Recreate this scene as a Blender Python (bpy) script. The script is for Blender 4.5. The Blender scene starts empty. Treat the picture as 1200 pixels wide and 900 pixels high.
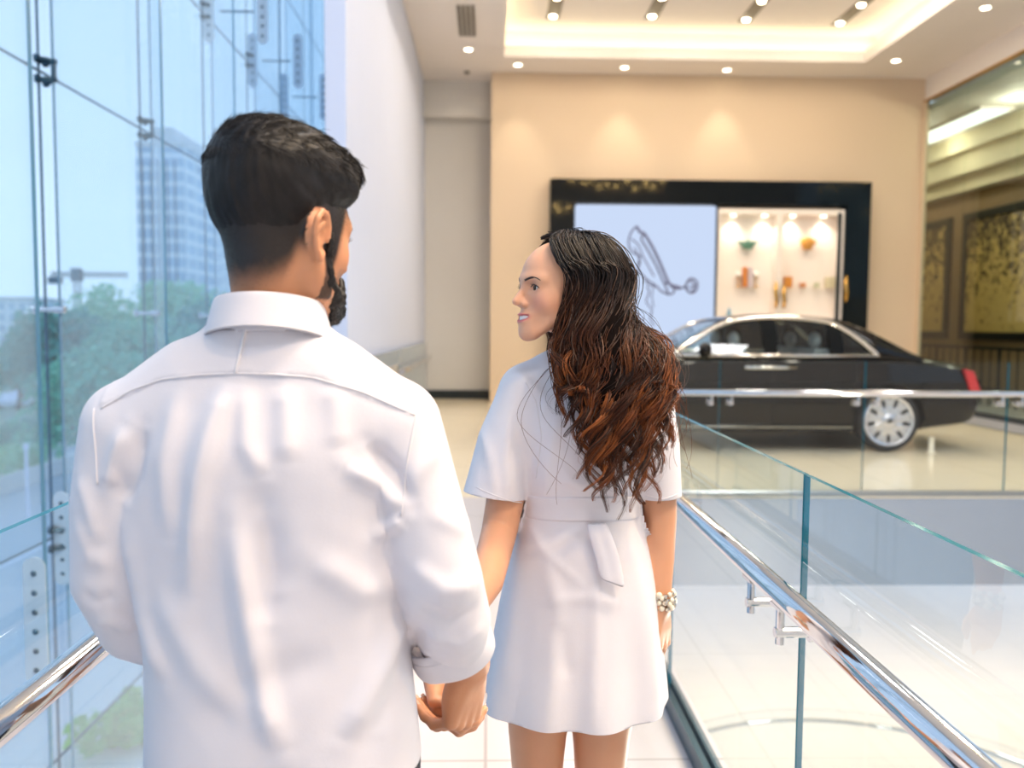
import bpy, bmesh, math, random
import numpy as np
from mathutils import Vector, Matrix
random.seed(7); RNG = np.random.default_rng(11)
SC = bpy.context.scene
COL = SC.collection
PI = math.pi

# ------------------------------------------------------------------ camera
F_PX, CAM_H = 1000.0, 1.45
YAW, PITCH, ROLL = math.radians(1.66), math.radians(3.9), math.radians(0.40)
def cam_basis():
    f = np.array([math.sin(YAW)*math.cos(PITCH), math.cos(YAW)*math.cos(PITCH), -math.sin(PITCH)])
    r = np.array([math.cos(YAW), -math.sin(YAW), 0.0]); u = np.cross(r, f)
    c, s = math.cos(ROLL), math.sin(ROLL)
    return c*r + s*u, -s*r + c*u, f
CR, CU, CF = cam_basis()
def un(px, py, X=None, Y=None, Z=None):
    """point of the place seen at a photo pixel, on the plane X, Y or Z = const"""
    d = (px-600)/F_PX*CR - (py-450)/F_PX*CU + CF
    t = Y/d[1] if Y is not None else ((Z-CAM_H)/d[2] if Z is not None else X/d[0])
    p = t*d
    return Vector((p[0], p[1], p[2]+CAM_H))
cam = bpy.data.cameras.new('camera'); cam_o = bpy.data.objects.new('camera', cam); COL.objects.link(cam_o)
cam.sensor_width = 36.0; cam.lens = 36.0*F_PX/1200.0
cam_o.matrix_world = Matrix(((CR[0], CU[0], -CF[0], 0), (CR[1], CU[1], -CF[1], 0), (CR[2], CU[2], -CF[2], CAM_H), (0, 0, 0, 1)))
cam.clip_start = 0.05; cam.clip_end = 3000
cam.dof.use_dof = True; cam.dof.focus_distance = 1.48; cam.dof.aperture_fstop = 3.2
SC.camera = cam_o

# ------------------------------------------------------------------ tagging
def tag(o, label=None, cat=None, group=None, kind=None):
    if label: o['label'] = label
    if cat: o['category'] = cat
    if group: o['group'] = group
    if kind: o['kind'] = kind
    return o
def thing(name, label, cat, loc=(0, 0, 0), group=None):
    o = bpy.data.objects.new(name, None); COL.objects.link(o); o.location = loc
    o.empty_display_size = 0.05
    return tag(o, label, cat, group)
def children(o):
    return [c for c in COL.objects if c.parent == o]
def copy_tree(o, loc=None, label=None, parent=None):
    c = o.copy(); COL.objects.link(c)
    if parent: c.parent = parent
    if loc is not None: c.location = loc
    if label: c['label'] = label
    for ch in children(o):
        copy_tree(ch, parent=c)
    return c

# ------------------------------------------------------------------ materials
def lin(r, g, b):
    f = lambda c: (c/255/12.92 if c/255 <= 0.04045 else ((c/255+0.055)/1.055)**2.4)
    return (f(r), f(g), f(b), 1.0)
MATS = {}
def nodes(name):
    m = bpy.data.materials.new(name); m.use_nodes = True
    nt = m.node_tree; nt.nodes.clear()
    out = nt.nodes.new('ShaderNodeOutputMaterial')
    MATS[name] = m
    return m, nt, out
def N(nt, t, **kw):
    n = nt.nodes.new(t)
    for k, v in kw.items():
        if k in n.inputs.keys(): n.inputs[k].default_value = v
        else: setattr(n, k, v)
    return n
def L(nt, a, b): nt.links.new(a, b)
def pbr(name, col, rough=0.5, metal=0.0, var=0.06, scale=30.0, bump=0.0, bscale=80.0, spec=0.5, attr=None, sss=0.0, coat=0.0, trans=0.0, sheen=0.0, stretch=None):
    m, nt, out = nodes(name)
    b = N(nt, 'ShaderNodeBsdfPrincipled', Roughness=rough, Metallic=metal)
    b.inputs['Specular IOR Level'].default_value = spec
    b.inputs['Coat Weight'].default_value = coat
    if sheen: b.inputs['Sheen Weight'].default_value = sheen
    if sss:
        b.inputs['Subsurface Weight'].default_value = sss
        b.inputs['Subsurface Radius'].default_value = (1.0, 0.35, 0.2)
        b.inputs['Subsurface Scale'].default_value = 0.006
    tc = N(nt, 'ShaderNodeTexCoord'); src = tc.outputs['Object']
    if stretch:
        mp = N(nt, 'ShaderNodeMapping'); mp.inputs['Scale'].default_value = stretch
        L(nt, src, mp.inputs['Vector']); src = mp.outputs['Vector']
    nz = N(nt, 'ShaderNodeTexNoise', Scale=scale, Detail=4.0); L(nt, src, nz.inputs['Vector'])
    hs = N(nt, 'ShaderNodeHueSaturation'); hs.inputs['Color'].default_value = col
    if attr:
        at = N(nt, 'ShaderNodeVertexColor', layer_name=attr); L(nt, at.outputs['Color'], hs.inputs['Color'])
    mr = N(nt, 'ShaderNodeMapRange'); mr.inputs['To Min'].default_value = 1-var; mr.inputs['To Max'].default_value = 1+var
    L(nt, nz.outputs['Fac'], mr.inputs['Value']); L(nt, mr.outputs['Result'], hs.inputs['Value'])
    L(nt, hs.outputs['Color'], b.inputs['Base Color'])
    if bump:
        n2 = N(nt, 'ShaderNodeTexNoise', Scale=bscale, Detail=3.0); L(nt, src, n2.inputs['Vector'])
        bp = N(nt, 'ShaderNodeBump', Strength=bump, Distance=0.002); L(nt, n2.outputs['Fac'], bp.inputs['Height'])
        L(nt, bp.outputs['Normal'], b.inputs['Normal'])
    sh = b.outputs['BSDF']
    if trans:
        tr = N(nt, 'ShaderNodeBsdfTranslucent'); tr.inputs['Color'].default_value = col
        mx = N(nt, 'ShaderNodeMixShader', Fac=trans); L(nt, sh, mx.inputs[1]); L(nt, tr.outputs[0], mx.inputs[2]); sh = mx.outputs[0]
    L(nt, sh, out.inputs['Surface'])
    return m
def tiles(name, col, mortar, sx, sy, rough, var=0.04, msize=0.006, spec=0.5, coords='Object', off=0.0):
    m, nt, out = nodes(name)
    b = N(nt, 'ShaderNodeBsdfPrincipled', Roughness=rough); b.inputs['Specular IOR Level'].default_value = spec
    tc = N(nt, 'ShaderNodeTexCoord')
    br = N(nt, 'ShaderNodeTexBrick', Scale=1.0); br.offset = off; br.squash = 1.0
    br.inputs['Color1'].default_value = col
    br.inputs['Color2'].default_value = tuple(c*(1-var) for c in col[:3]) + (1,)
    br.inputs['Mortar'].default_value = mortar
    br.inputs['Mortar Size'].default_value = msize; br.inputs['Brick Width'].default_value = sx; br.inputs['Row Height'].default_value = sy
    L(nt, tc.outputs[coords], br.inputs['Vector'])
    nz = N(nt, 'ShaderNodeTexNoise', Scale=2.2, Detail=6.0); L(nt, tc.outputs[coords], nz.inputs['Vector'])
    hs = N(nt, 'ShaderNodeHueSaturation'); mr = N(nt, 'ShaderNodeMapRange'); mr.inputs['To Min'].default_value = 1-var*1.5; mr.inputs['To Max'].default_value = 1+var*1.5
    L(nt, nz.outputs['Fac'], mr.inputs['Value']); L(nt, mr.outputs['Result'], hs.inputs['Value']); L(nt, br.outputs['Color'], hs.inputs['Color'])
    L(nt, hs.outputs['Color'], b.inputs['Base Color']); L(nt, b.outputs['BSDF'], out.inputs['Surface'])
    return m
def pane(name, tint, ior=1.5, gain=1.0, gtint=(1, 1, 1, 1), haze_mix=0.0):
    """thin clear glass: tinted see-through plus a mirror reflection on the face turned to the light"""
    m, nt, out = nodes(name)
    tr = N(nt, 'ShaderNodeBsdfTransparent', Color=tint)
    gl = N(nt, 'ShaderNodeBsdfGlossy', Color=gtint, Roughness=0.0)
    fr = N(nt, 'ShaderNodeFresnel', IOR=ior); ge = N(nt, 'ShaderNodeNewGeometry')
    inv = N(nt, 'ShaderNodeMath', operation='SUBTRACT'); inv.inputs[0].default_value = 1.0; L(nt, ge.outputs['Backfacing'], inv.inputs[1])
    mu = N(nt, 'ShaderNodeMath', operation='MULTIPLY'); L(nt, fr.outputs[0], mu.inputs[0]); L(nt, inv.outputs[0], mu.inputs[1])
    mg = N(nt, 'ShaderNodeMath', operation='MULTIPLY'); L(nt, mu.outputs[0], mg.inputs[0]); mg.inputs[1].default_value = gain
    base = tr.outputs[0]
    if haze_mix:  # haze painted into the pane as a pale diffuse share
        df = N(nt, 'ShaderNodeBsdfDiffuse', Color=(0.8, 0.86, 0.9, 1))
        m0 = N(nt, 'ShaderNodeMixShader', Fac=haze_mix); L(nt, base, m0.inputs[1]); L(nt, df.outputs[0], m0.inputs[2]); base = m0.outputs[0]
    mx = N(nt, 'ShaderNodeMixShader'); L(nt, mg.outputs[0], mx.inputs[0]); L(nt, base, mx.inputs[1]); L(nt, gl.outputs[0], mx.inputs[2])
    L(nt, mx.outputs[0], out.inputs['Surface'])
    return m
def glow(name, col, strength):
    m, nt, out = nodes(name)
    e = N(nt, 'ShaderNodeEmission', Color=col, Strength=strength)
    L(nt, e.outputs[0], out.inputs['Surface'])
    return m

# ------------------------------------------------------------------ mesh builder
class MB:
    def __init__(s): s.v = []; s.f = []; s.mi = []; s.m = 0
    def add(s, vs, fs):
        o = len(s.v); s.v += [tuple(v) for v in vs]; s.f += [tuple(i+o for i in f) for f in fs]; s.mi += [s.m]*len(fs); return s
    def box(s, x0, x1, y0, y1, z0, z1):
        vs = [(x, y, z) for z in (z0, z1) for y in (y0, y1) for x in (x0, x1)]
        return s.add(vs, [(0, 2, 3, 1), (4, 5, 7, 6), (0, 1, 5, 4), (2, 6, 7, 3), (0, 4, 6, 2), (1, 3, 7, 5)])
    def cyl(s, p0, p1, r, n=16, r2=None, caps=True):
        return s.tube([p0, p1], [r, r if r2 is None else r2], n, caps)
    def tube(s, path, rad, n=10, caps=True, flat=None, up=None):
        P = [Vector(p) for p in path]; k = len(P)
        rad = rad if isinstance(rad, (list, tuple)) else [rad]*k
        t = (P[1]-P[0]).normalized()
        u = Vector(up) if up else (Vector((0, 0, 1)) if abs(t.z) < 0.9 else Vector((1, 0, 0)))
        a = (u - t*u.dot(t)).normalized()
        vs = []
        for i in range(k):
            t = (P[min(i+1, k-1)] - P[max(i-1, 0)]).normalized()
            a = (a - t*a.dot(t)); a = a.normalized() if a.length > 1e-6 else t.orthogonal().normalized()
            b = t.cross(a); fl = 1.0 if flat is None else flat
            for j in range(n):
                w = 2*PI*j/n
                vs.append(P[i] + a*math.cos(w)*rad[i]*fl + b*math.sin(w)*rad[i])
        fs = [(i*n+j, i*n+(j+1) % n, (i+1)*n+(j+1) % n, (i+1)*n+j) for i in range(k-1) for j in range(n)]
        if caps: fs += [tuple(range(n-1, -1, -1)), tuple((k-1)*n+j for j in range(n))]
        return s.add(vs, fs)
    def lathe(s, prof, c=(0, 0, 0), n=24, axis='z', closed=False):
        vs = []; k = len(prof)
        for r, h in prof:
            for j in range(n):
                w = 2*PI*j/n; a, b = r*math.cos(w), r*math.sin(w)
                p = (a, b, h) if axis == 'z' else ((a, h, -b) if axis == 'y' else (h, a, b))
                vs.append((c[0]+p[0], c[1]+p[1], c[2]+p[2]))
        kk = k if closed else k-1
        fs = [(i*n+j, i*n+(j+1) % n, ((i+1) % k)*n+(j+1) % n, ((i+1) % k)*n+j) for i in range(kk) for j in range(n)]
        if not closed:
            fs += [tuple(range(n-1, -1, -1)), tuple((k-1)*n+j for j in range(n))]
        return s.add(vs, fs)
    def ball(s, c, r, n=16, m=10):
        rx, ry, rz = r if isinstance(r, (list, tuple)) else (r, r, r)
        vs = [(c[0], c[1], c[2]+rz)]
        for i in range(1, m):
            a = PI*i/m
            for j in range(n):
                w = 2*PI*j/n; vs.append((c[0]+rx*math.sin(a)*math.cos(w), c[1]+ry*math.sin(a)*math.sin(w), c[2]+rz*math.cos(a)))
        vs.append((c[0], c[1], c[2]-rz)); last = len(vs)-1
        fs = [(0, 1+j, 1+(j+1) % n) for j in range(n)]
        fs += [(1+i*n+j, 1+(i+1)*n+j, 1+(i+1)*n+(j+1) % n, 1+i*n+(j+1) % n) for i in range(m-2) for j in range(n)]
        fs += [(last, 1+(m-2)*n+(j+1) % n, 1+(m-2)*n+j) for j in range(n)]
        return s.add(vs, fs)
    def prism(s, poly, lo, hi, axis='y'):
        """poly of 2-D points pushed along an axis from lo to hi"""
        k = len(poly)
        mk = {'y': lambda a, b, h: (a, h, b), 'x': lambda a, b, h: (h, a, b), 'z': lambda a, b, h: (a, b, h)}[axis]
        vs = [mk(a, b, lo) for a, b in poly] + [mk(a, b, hi) for a, b in poly]
        fs = [tuple(range(k-1, -1, -1)), tuple(range(k, 2*k))] + [(i, (i+1) % k, k+(i+1) % k, k+i) for i in range(k)]
        return s.add(vs, fs)
    def grid(s, rows, closed=False):
        k = len(rows[0]); vs = [p for r in rows for p in r]
        kk = k if closed else k-1
        return s.add(vs, [(i*k+j, i*k+(j+1) % k, (i+1)*k+(j+1) % k, (i+1)*k+j) for i in range(len(rows)-1) for j in range(kk)])
    def build(s, name, mat, parent=None, smooth=False, bevel=0.0, solid=0.0, sub=0, origin=None, fix=True):
        me = bpy.data.meshes.new(name)
        if parent is not None: off = Vector(parent.matrix_world.translation) if parent.parent is None else world_loc(parent)
        elif origin is not None: off = Vector(origin)
        else: off = Vector((0, 0, 0))
        if parent is not None: off = world_loc(parent)
        me.from_pydata([tuple(Vector(v)-off) for v in s.v], [], s.f); me.update()
        ms = mat if isinstance(mat, (list, tuple)) else [mat]
        for m in ms: me.materials.append(m)
        for p, i in zip(me.polygons, s.mi): p.material_index = i; p.use_smooth = smooth
        if fix:
            bm = bmesh.new(); bm.from_mesh(me); bmesh.ops.recalc_face_normals(bm, faces=bm.faces); bm.to_mesh(me); bm.free()
        o = bpy.data.objects.new(name, me); COL.objects.link(o)
        if parent is not None: o.parent = parent
        elif origin is not None: o.location = origin
        if solid:
            md = o.modifiers.new('t', 'SOLIDIFY'); md.thickness = solid; md.offset = 0
        if sub:
            md = o.modifiers.new('s', 'SUBSURF'); md.levels = sub; md.render_levels = sub
        if bevel:
            md = o.modifiers.new('b', 'BEVEL'); md.width = bevel; md.segments = 2; md.limit_method = 'ANGLE'; md.angle_limit = 0.6
            md.harden_normals = False
        return o
def world_loc(o):
    p = Vector((0, 0, 0))
    while o is not None: p = p + o.location; o = o.parent
    return p
def box_obj(name, mat, x0, x1, y0, y1, z0, z1, kind=None, parent=None, bevel=0.0, label=None, cat=None, group=None):
    o = MB().box(x0, x1, y0, y1, z0, z1).build(name, mat, parent, bevel=bevel)
    return tag(o, label, cat, group, kind)

# ------------------------------------------------------------------ shared materials
M = {}
M['steel'] = pbr('polished_steel', lin(215, 215, 218), 0.07, 1.0, 0.02, 8)
M['brushed'] = pbr('brushed_steel', lin(170, 178, 184), 0.3, 1.0, 0.06, 20)
M['fit'] = pbr('dark_steel_fitting', lin(70, 95, 110), 0.3, 1.0, 0.05, 20)
M['edge'] = pbr('green_glass_edge', lin(16, 112, 134), 0.15, 0.0, 0.08, 3, trans=0.3)
M['rail_glass'] = pane('railing_glass', (0.93, 0.97, 0.985, 1), 1.5, 0.9)
M['facade_glass'] = pane('facade_glass', (0.85, 0.945, 1.0, 1), 1.5, 0.8, haze_mix=.05)
M['fin_glass'] = pane('fin_glass', (0.93, 0.975, 1.0, 1), 1.5, 0.4, haze_mix=0.12)
M['store_glass'] = pane('storefront_glass', (0.82, 0.89, 0.86, 1), 1.5, 1.0)
M['white_wall'] = pbr('white_plaster', lin(208, 215, 236), 0.6, 0, 0.02, 3)
M['ceil'] = pbr('ceiling_paint', lin(240, 232, 226), 0.75, 0, 0.015, 2)
M['beige'] = pbr('beige_wallcovering', lin(217, 194, 166), 0.65, 0, 0.035, 40, bump=0.15, bscale=60, stretch=(0.3, 1, 4))
M['grey_wall'] = pbr('grey_wall_paint', lin(214, 210, 204), 0.65, 0, 0.02, 4)
M['dark_base'] = pbr('dark_baseboard', lin(14, 26, 30), 0.3, 0, 0.05, 10)
M['black_gloss'] = pbr('black_lacquer', lin(8, 13, 16), 0.06, 0, 0.03, 10, spec=.22)
M['floor_tan'] = tiles('tan_stone_floor', lin(246, 230, 200), lin(220, 202, 172), 1.25, 1.25, 0.16, 0.03, 0.006)
M['floor_bridge'] = tiles('pale_stone_floor', lin(212, 205, 207), lin(180, 172, 173), 0.46, 0.92, 0.2, 0.03, 0.006)
M['floor_low'] = tiles('cream_stone_floor', lin(236, 226, 214), lin(214, 203, 190), 1.2, 1.2, 0.25, 0.02, 0.006)
M['fascia'] = pbr('grey_slab_edge', lin(126, 136, 150), 0.4, 0, 0.04, 3)
M['lamp_glow'] = glow('downlight_glow', (1.0, 0.86, 0.62, 1), 14.0)
M['cove_glow'] = glow('cove_light_glow', (1.0, 0.86, 0.54, 1), 8.0)
M['gold'] = pbr('brass', lin(214, 170, 96), 0.22, 1.0, 0.05, 20)
M['black_metal'] = pbr('black_metal', lin(24, 26, 28), 0.35, 0.5, 0.05, 20)
# ================================================================== the room
S = dict(kind='structure')
CZ = 6.1          # ceiling height
DF_ = 15.72       # plane of the black display surround
BACK = 16.05      # beige wall plane
# bridge deck, display floor, lower floor
box_obj('floor_bridge', M['floor_bridge'], -0.84, 0.80, -3.0, 7.15, -0.45, 0.0, **S)
box_obj('floor', M['floor_tan'], -1.24, 7.34, 7.15, 17.0, -0.73, 0.0, **S)
box_obj('floor_aisle', M['floor_bridge'], 7.40, 14.0, 7.15, 22.0, -0.73, 0.0, **S)
box_obj('trim_1', M['dark_base'], 7.34, 7.40, 7.15, 16.05, -0.73, 0.004, **S)
o = box_obj('floor_slab_edge', M['fascia'], 0.80, 14.0, 7.10, 7.146, -0.75, -0.004, **S)
# lower floor with a round opening
def lower_floor():
    m = MB(); c = Vector((4.4, 8.6)); n = 48; R = 2.85
    ring = [(c.x+R*math.cos(2*PI*i/n), c.y+R*math.sin(2*PI*i/n)) for i in range(n)]
    def far(a):
        dx, dy = math.cos(a), math.sin(a)
        t = min([k for k in ((16-c.x)/dx if dx > 1e-6 else 1e9, (-2.6-c.x)/dx if dx < -1e-6 else 1e9, (24-c.y)/dy if dy > 1e-6 else 1e9, (-4-c.y)/dy if dy < -1e-6 else 1e9)])
        return (c.x+dx*t, c.y+dy*t)
    outer = [far(2*PI*i/n) for i in range(n)]
    for z in (-5.0, -5.4):
        vs = [(a, b, z) for a, b in ring] + [(a, b, z) for a, b in outer]
        m.add(vs, [(i, n+i, n+(i+1) % n, (i+1) % n) for i in range(n)])
    m.add([(a, b, -5.0) for a, b in ring] + [(a, b, -5.4) for a, b in ring], [(i, (i+1) % n, n+(i+1) % n, n+i) for i in range(n)])
    return tag(m.build('floor_lower', M['floor_low']), kind='structure')
lower_floor()
box_obj('floor_basement', M['grey_wall'], -2.0, 12.0, 2.0, 20.0, -9.6, -9.5, **S)
# walls
box_obj('wall_left', M['white_wall'], -1.42, -1.24, 7.6, 17.1, -0.73, CZ, **S)
box_obj('wall_recess', M['grey_wall'], -1.24, 0.05, 16.92, 17.1, 0.0, CZ, **S)
box_obj('trim_2', M['grey_wall'], -1.24, 0.05, 16.62, 16.92, 5.42, CZ, **S)
box_obj('wall_back', M['beige'], 0.05, 8.15, BACK, 17.1, -0.73, CZ, **S)
box_obj('baseboard_recess', M['dark_base'], -1.24, 0.05, 16.88, 16.92, 0.0, 0.17, **S)
box_obj('baseboard_left', M['brushed'], -1.24, -1.225, 7.6, 16.9, 0.0, 0.12, **S)
# ceiling with the tray recess
TX0, TX1, TY0, TY1 = 0.26, 6.58, 9.6, 15.12
m = MB()
m.box(-1.42, 8.3, TY1, 17.1, CZ, CZ+0.2).box(-1.42, TX0, 9.0, TY1, CZ, CZ+0.2).box(TX1, 8.3, 9.0, TY1, CZ, CZ+0.2).box(TX0, TX1, 9.0, TY0, CZ, CZ+0.2)
tag(m.build('ceiling', M['ceil']), kind='structure')
UZ = 6.62; g = 0.30
box_obj('ceiling_tray', M['ceil'], TX0-g, TX1+g, TY0-g, TY1+g, UZ, UZ+0.1, **S)
m = MB()
m.box(TX0-g-.05, TX0-g, TY0-g, TY1+g, CZ+.2, UZ).box(TX1+g, TX1+g+.05, TY0-g, TY1+g, CZ+.2, UZ)
m.box(TX0-g, TX1+g, TY1+g, TY1+g+.05, CZ+.2, UZ).box(TX0-g, TX1+g, TY0-g-.05, TY0-g, CZ+.2, UZ)
tag(m.build('trim_3', M['ceil']), kind='structure')
t = thing('cove_light', 'warm glowing light strip hidden in the ceiling tray edge', 'cove light', (3.4, 15.2, CZ+.2))
for q, bb in enumerate([(TX0-.2, TX1+.2, TY1+.12, TY1+.18), (TX0-.2, TX1+.2, TY0-.18, TY0-.12), (TX0-.18, TX0-.12, TY0-.1, TY1+.1), (TX1+.12, TX1+.18, TY0-.1, TY1+.1)]):
    MB().box(bb[0], bb[1], bb[2], bb[3], CZ+.2, CZ+.24).build('light_strip', M['cove_glow'], t)
# ---- downlights
def downlight(px, py, label, z=CZ, r=0.068):
    p = un(px, py, Z=z)
    t = thing('recessed_downlight', label, 'ceiling light', (p.x, p.y, z), 'recessed ceiling downlights')
    MB().lathe([(r, z-0.001), (r+0.022, z-0.001), (r+0.018, z-0.008), (r, z-0.006)], (p.x, p.y, 0), 20, closed=True).build('trim_ring', M['ceil'], t, smooth=True)
    MB().lathe([(0.001, z-0.004), (r, z-0.004), (r, z-0.001), (0.001, z-0.001)], (p.x, p.y, 0), 20).build('lens', M['lamp_glow'], t)
    return p
DL = [(549, 58, 'recessed downlight nearest the air vent over the grey alcove'),
      (607, 76, 'recessed downlight above left end of the beige wall'),
      (732, 79, 'recessed downlight above the sketch light box'),
      (852, 82, 'recessed downlight above the lit glass display cabinet'),
      (1050, 71, 'recessed downlight by the corner of beige wall and storefront'),
      (1155, 9, 'recessed downlight nearest the storefront, at the upper right of the ceiling')]
DLP = [downlight(*d) for d in DL]
# ---- recessed linear fixtures in the tray
def slot_light(px0, py0, px1, py1, label):
    a = un(px0, py0, Z=UZ); b = un(px1, py1, Z=UZ)
    L_ = 2.2; d = Vector((0, -1, 0)); w = 0.11
    t = thing('linear_downlight', label, 'ceiling light', (a.x, a.y-0.9, UZ), 'linear two-lamp fixtures in the tray ceiling')
    x, y = a.x, a.y
    m = MB(); m.box(x-w-.02, x+w+.02, y-1.9, y+.14, UZ-.012, UZ-.001)
    m.build('housing', M['ceil'], t)
    MB().box(x-w, x+w, y-1.88, y+.12, UZ-.02, UZ-.012).build('dark_well', M['slot'], t)
    for k in range(3):
        yy = y-0.02-k*0.82
        MB().lathe([(.001, UZ-.045), (.050, UZ-.045), (.065, UZ-.02), (.001, UZ-.02)], (x, yy, 0), 18).build('lamp', M['lamp_glow'], t)
M['slot'] = pbr('slot_grey', lin(120, 112, 100), 0.5, 0.3, 0.05, 10)
for a in [(648, 18, 655, 0, 'leftmost linear two-lamp ceiling fixture in the tray'), (764, 18, 774, 0, 'linear tray fixture second from the left'),
          (874, 22, 892, 0, 'linear tray fixture third from the left'), (984, 26, 1004, 8, 'rightmost linear tray fixture near the bright cove corner')]:
    slot_light(*a)
# ---- vent and detector
p0, p1 = un(543, 42, Z=CZ), un(553, 5, Z=CZ)
t = thing('air_vent', 'grey slotted air vent in the white ceiling above the alcove', 'vent', (p0.x+.06, (p0.y+p1.y)/2, CZ))
vx, vy0, vy1 = p0.x+.07, p1.y, p0.y
m = MB(); m.box(vx-.14, vx+.14, vy0, vy1, CZ-.006, CZ-.001); m.build('backing', M['grey_wall'], t)
for k in range(4):
    MB().box(vx-.13+k*.07, vx-.085+k*.07, vy0+.03, vy1-.03, CZ-.02, CZ-.006).build('slat', M['slot'], t)
p = un(547, 84, Z=CZ)
tag(MB().lathe([(.001, CZ-.045), (.03, CZ-.045), (.05, CZ-.02), (.055, CZ-.001), (.001, CZ-.001)], p.to_2d().to_3d(), 20).build('smoke_detector', M['slot'], origin=None), 'small dark smoke detector on the ceiling by the alcove', 'smoke detector')
# the rest of the tall hall round the bridge
M['hall_wall'] = pbr('pale_hall_wall', lin(222, 212, 202), 0.6, 0, .03, 2)
AZ = 8.7
box_obj('ceiling_hall', M['ceil'], -2.9, 14.0, -7.0, 9.0, AZ, AZ+.2, **S)
box_obj('wall_hall_upper', M['hall_wall'], -1.42, 14.0, 9.0, 9.2, CZ, AZ, **S)
box_obj('wall_hall_back', M['hall_wall'], -2.9, 14.0, -7.2, -7.0, -5.4, AZ, **S)
box_obj('wall_hall_right', M['hall_wall'], 13.8, 14.0, -7.0, 9.0, -5.4, 2.6, **S)
for q in range(8): box_obj('window_%d' % (200+q), M['facade_glass'], 13.88, 13.9, -7.0+2*q+.03, -5.0+2*q-.03, 2.6, AZ, **S)  # unseen clerestory glazing added to let in daylight from the right
M['hall_fill_glow'] = glow('hall_fill_panel_glow', (1.0, .92, .82, 1), 6.0)
for x, y in ((1.6, -3.5), (1.6, .5), (1.6, 4.5), (6.0, -3.5), (6.0, .5), (6.0, 4.5)):  # ceiling panels added out of view to brighten the couple and hall
    t = thing('ceiling_panel_light', 'added square fill light on the hall ceiling, out of view', 'ceiling light', (x, y, AZ), 'added fill lights of the tall hall')
    MB().box(x-.65, x+.65, y-.65, y+.65, AZ-.05, AZ).build('frame', M['ceil'], t); MB().box(x-.6, x+.6, y-.6, y+.6, AZ-.056, AZ-.05).build('diffuser', M['hall_fill_glow'], t)
# cluster of golden globe lamps over the void, mirrored in the black surround
M['globe_glow'] = glow('globe_lamp_glow', (1.0, .66, .22, 1), 170.0)
t = thing('chandelier', 'cluster of small golden globe lamps, seen as gold dots mirrored in the black surround', 'chandelier', (4.0, 1.0, AZ))
MB().lathe([(.001, AZ-.06), (.5, AZ-.06), (.55, AZ-.01), (.001, AZ-.01)], (4.0, 1.0, 0), 32).build('ceiling_plate', M['brushed'], t)
for gx, gz in ((645, 208), (670, 211), (684, 214), (693, 211), (702, 219), (711, 216), (722, 219), (735, 212), (744, 221), (757, 216), (765, 219), (776, 212), (735, 209), (757, 210), (651, 241), (655, 246), (666, 243)):
    p = un(gx, gz, Y=DF_); dv = p-Vector((0, 0, CAM_H)); q = p+Vector((dv.x, -dv.y, dv.z))*((DF_-1.0)/dv.y)
    MB().tube([q, (q.x, q.y, AZ-.05)], .004, 5).build('cord', M['black_metal'], t); MB().ball(q, .038, 14, 10).build('globe', M['globe_glow'], t, smooth=True)
# ---- storefront on the right
WX = 8.15
box_obj('trim_4', M['ceil'], WX, WX+.2, 9.0, BACK, 5.70, CZ, **S)
box_obj('trim_5', M['gold'], WX-.02, WX+.06, 9.0, BACK, 5.66, 5.70, **S)
box_obj('trim_6', M['beige'], WX-.02, WX+.06, BACK-.08, BACK, 0.0, 5.66, **S)
box_obj('trim_7', M['dark_base'], WX-.03, WX+.05, 9.0, BACK-.08, 0.0, 0.08, **S)
ys = [BACK-.08, 14.62, 13.16, 11.70, 10.24]
for i in range(4):
    box_obj('window_%d' % (i+1), [M['store_glass']], WX+.01, WX+.026, ys[i+1]+.008, ys[i]-.008, .08, 5.66, **S)
# store behind the glass
M['store_wall'] = pbr('brown_store_wall', lin(140, 112, 80), 0.7, 0, 0.04, 6)
M['ochre'] = pbr('ochre_plaster', lin(214, 202, 172), 0.7, 0, 0.04, 6)
SX = 10.6
box_obj('wall_store_side', M['store_wall'], SX, SX+.2, 9.0, 22.0, 0.0, 5.5, **S)
box_obj('wall_store_end', M['ochre'], 8.15, SX, 21.8, 22.0, 0.0, 5.5, **S)
box_obj('wall_store_return', M['ochre'], 8.15, 8.25, BACK, 22.0, 0.0, 6.0, **S)
box_obj('ceiling_store', M['grey_wall'], 8.25, SX+.2, 9.0, 22.0, 5.5, 5.65, **S)
m = MB(); m.box(SX-.75, SX, 9, 21.8, 5.15, 5.5); m.box(SX-.5, SX, 9, 21.8, 4.75, 5.15); m.box(SX-.25, SX, 9, 21.8, 4.45, 4.75)
tag(m.build('trim_8', M['ochre']), kind='structure')
a = un(1085, 178, Z=5.46); b = un(1153, 168, Z=5.46)
M['panel_glow'] = glow('panel_light_glow', (1.0, 0.97, 0.85, 1), 2.6)
t = thing('ceiling_panel_light', 'long bright ceiling light inside the store behind the glass', 'ceiling light', (9.3, 17.6, 5.49))
MB().box(8.95, 9.6, 15.6, 19.5, 5.455, 5.5).build('frame', M['ceil'], t); MB().box(9.0, 9.55, 15.65, 19.45, 5.45, 5.456).build('diffuser', M['panel_glow'], t)
def art_panel(y0, y1, label):
    t = thing('art_panel', label, 'artwork', (SX-.04, (y0+y1)/2, 2.5), 'dark framed panels on the store wall')
    z0, z1 = 1.22, 3.98; f = .17
    m = MB(); m.box(SX-.09, SX-.005, y0, y1, z0, z0+f).box(SX-.09, SX-.005, y0, y1, z1-f, z1).box(SX-.09, SX-.005, y0, y0+f, z0+f, z1-f).box(SX-.09, SX-.005, y1-f, y1, z0+f, z1-f)
    m.build('frame', M['black_metal'], t, bevel=.01)
    MB().box(SX-.05, SX-.01, y0+f, y1-f, z0+f, z1-f).build('canvas', M['leafy'], t)
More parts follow.
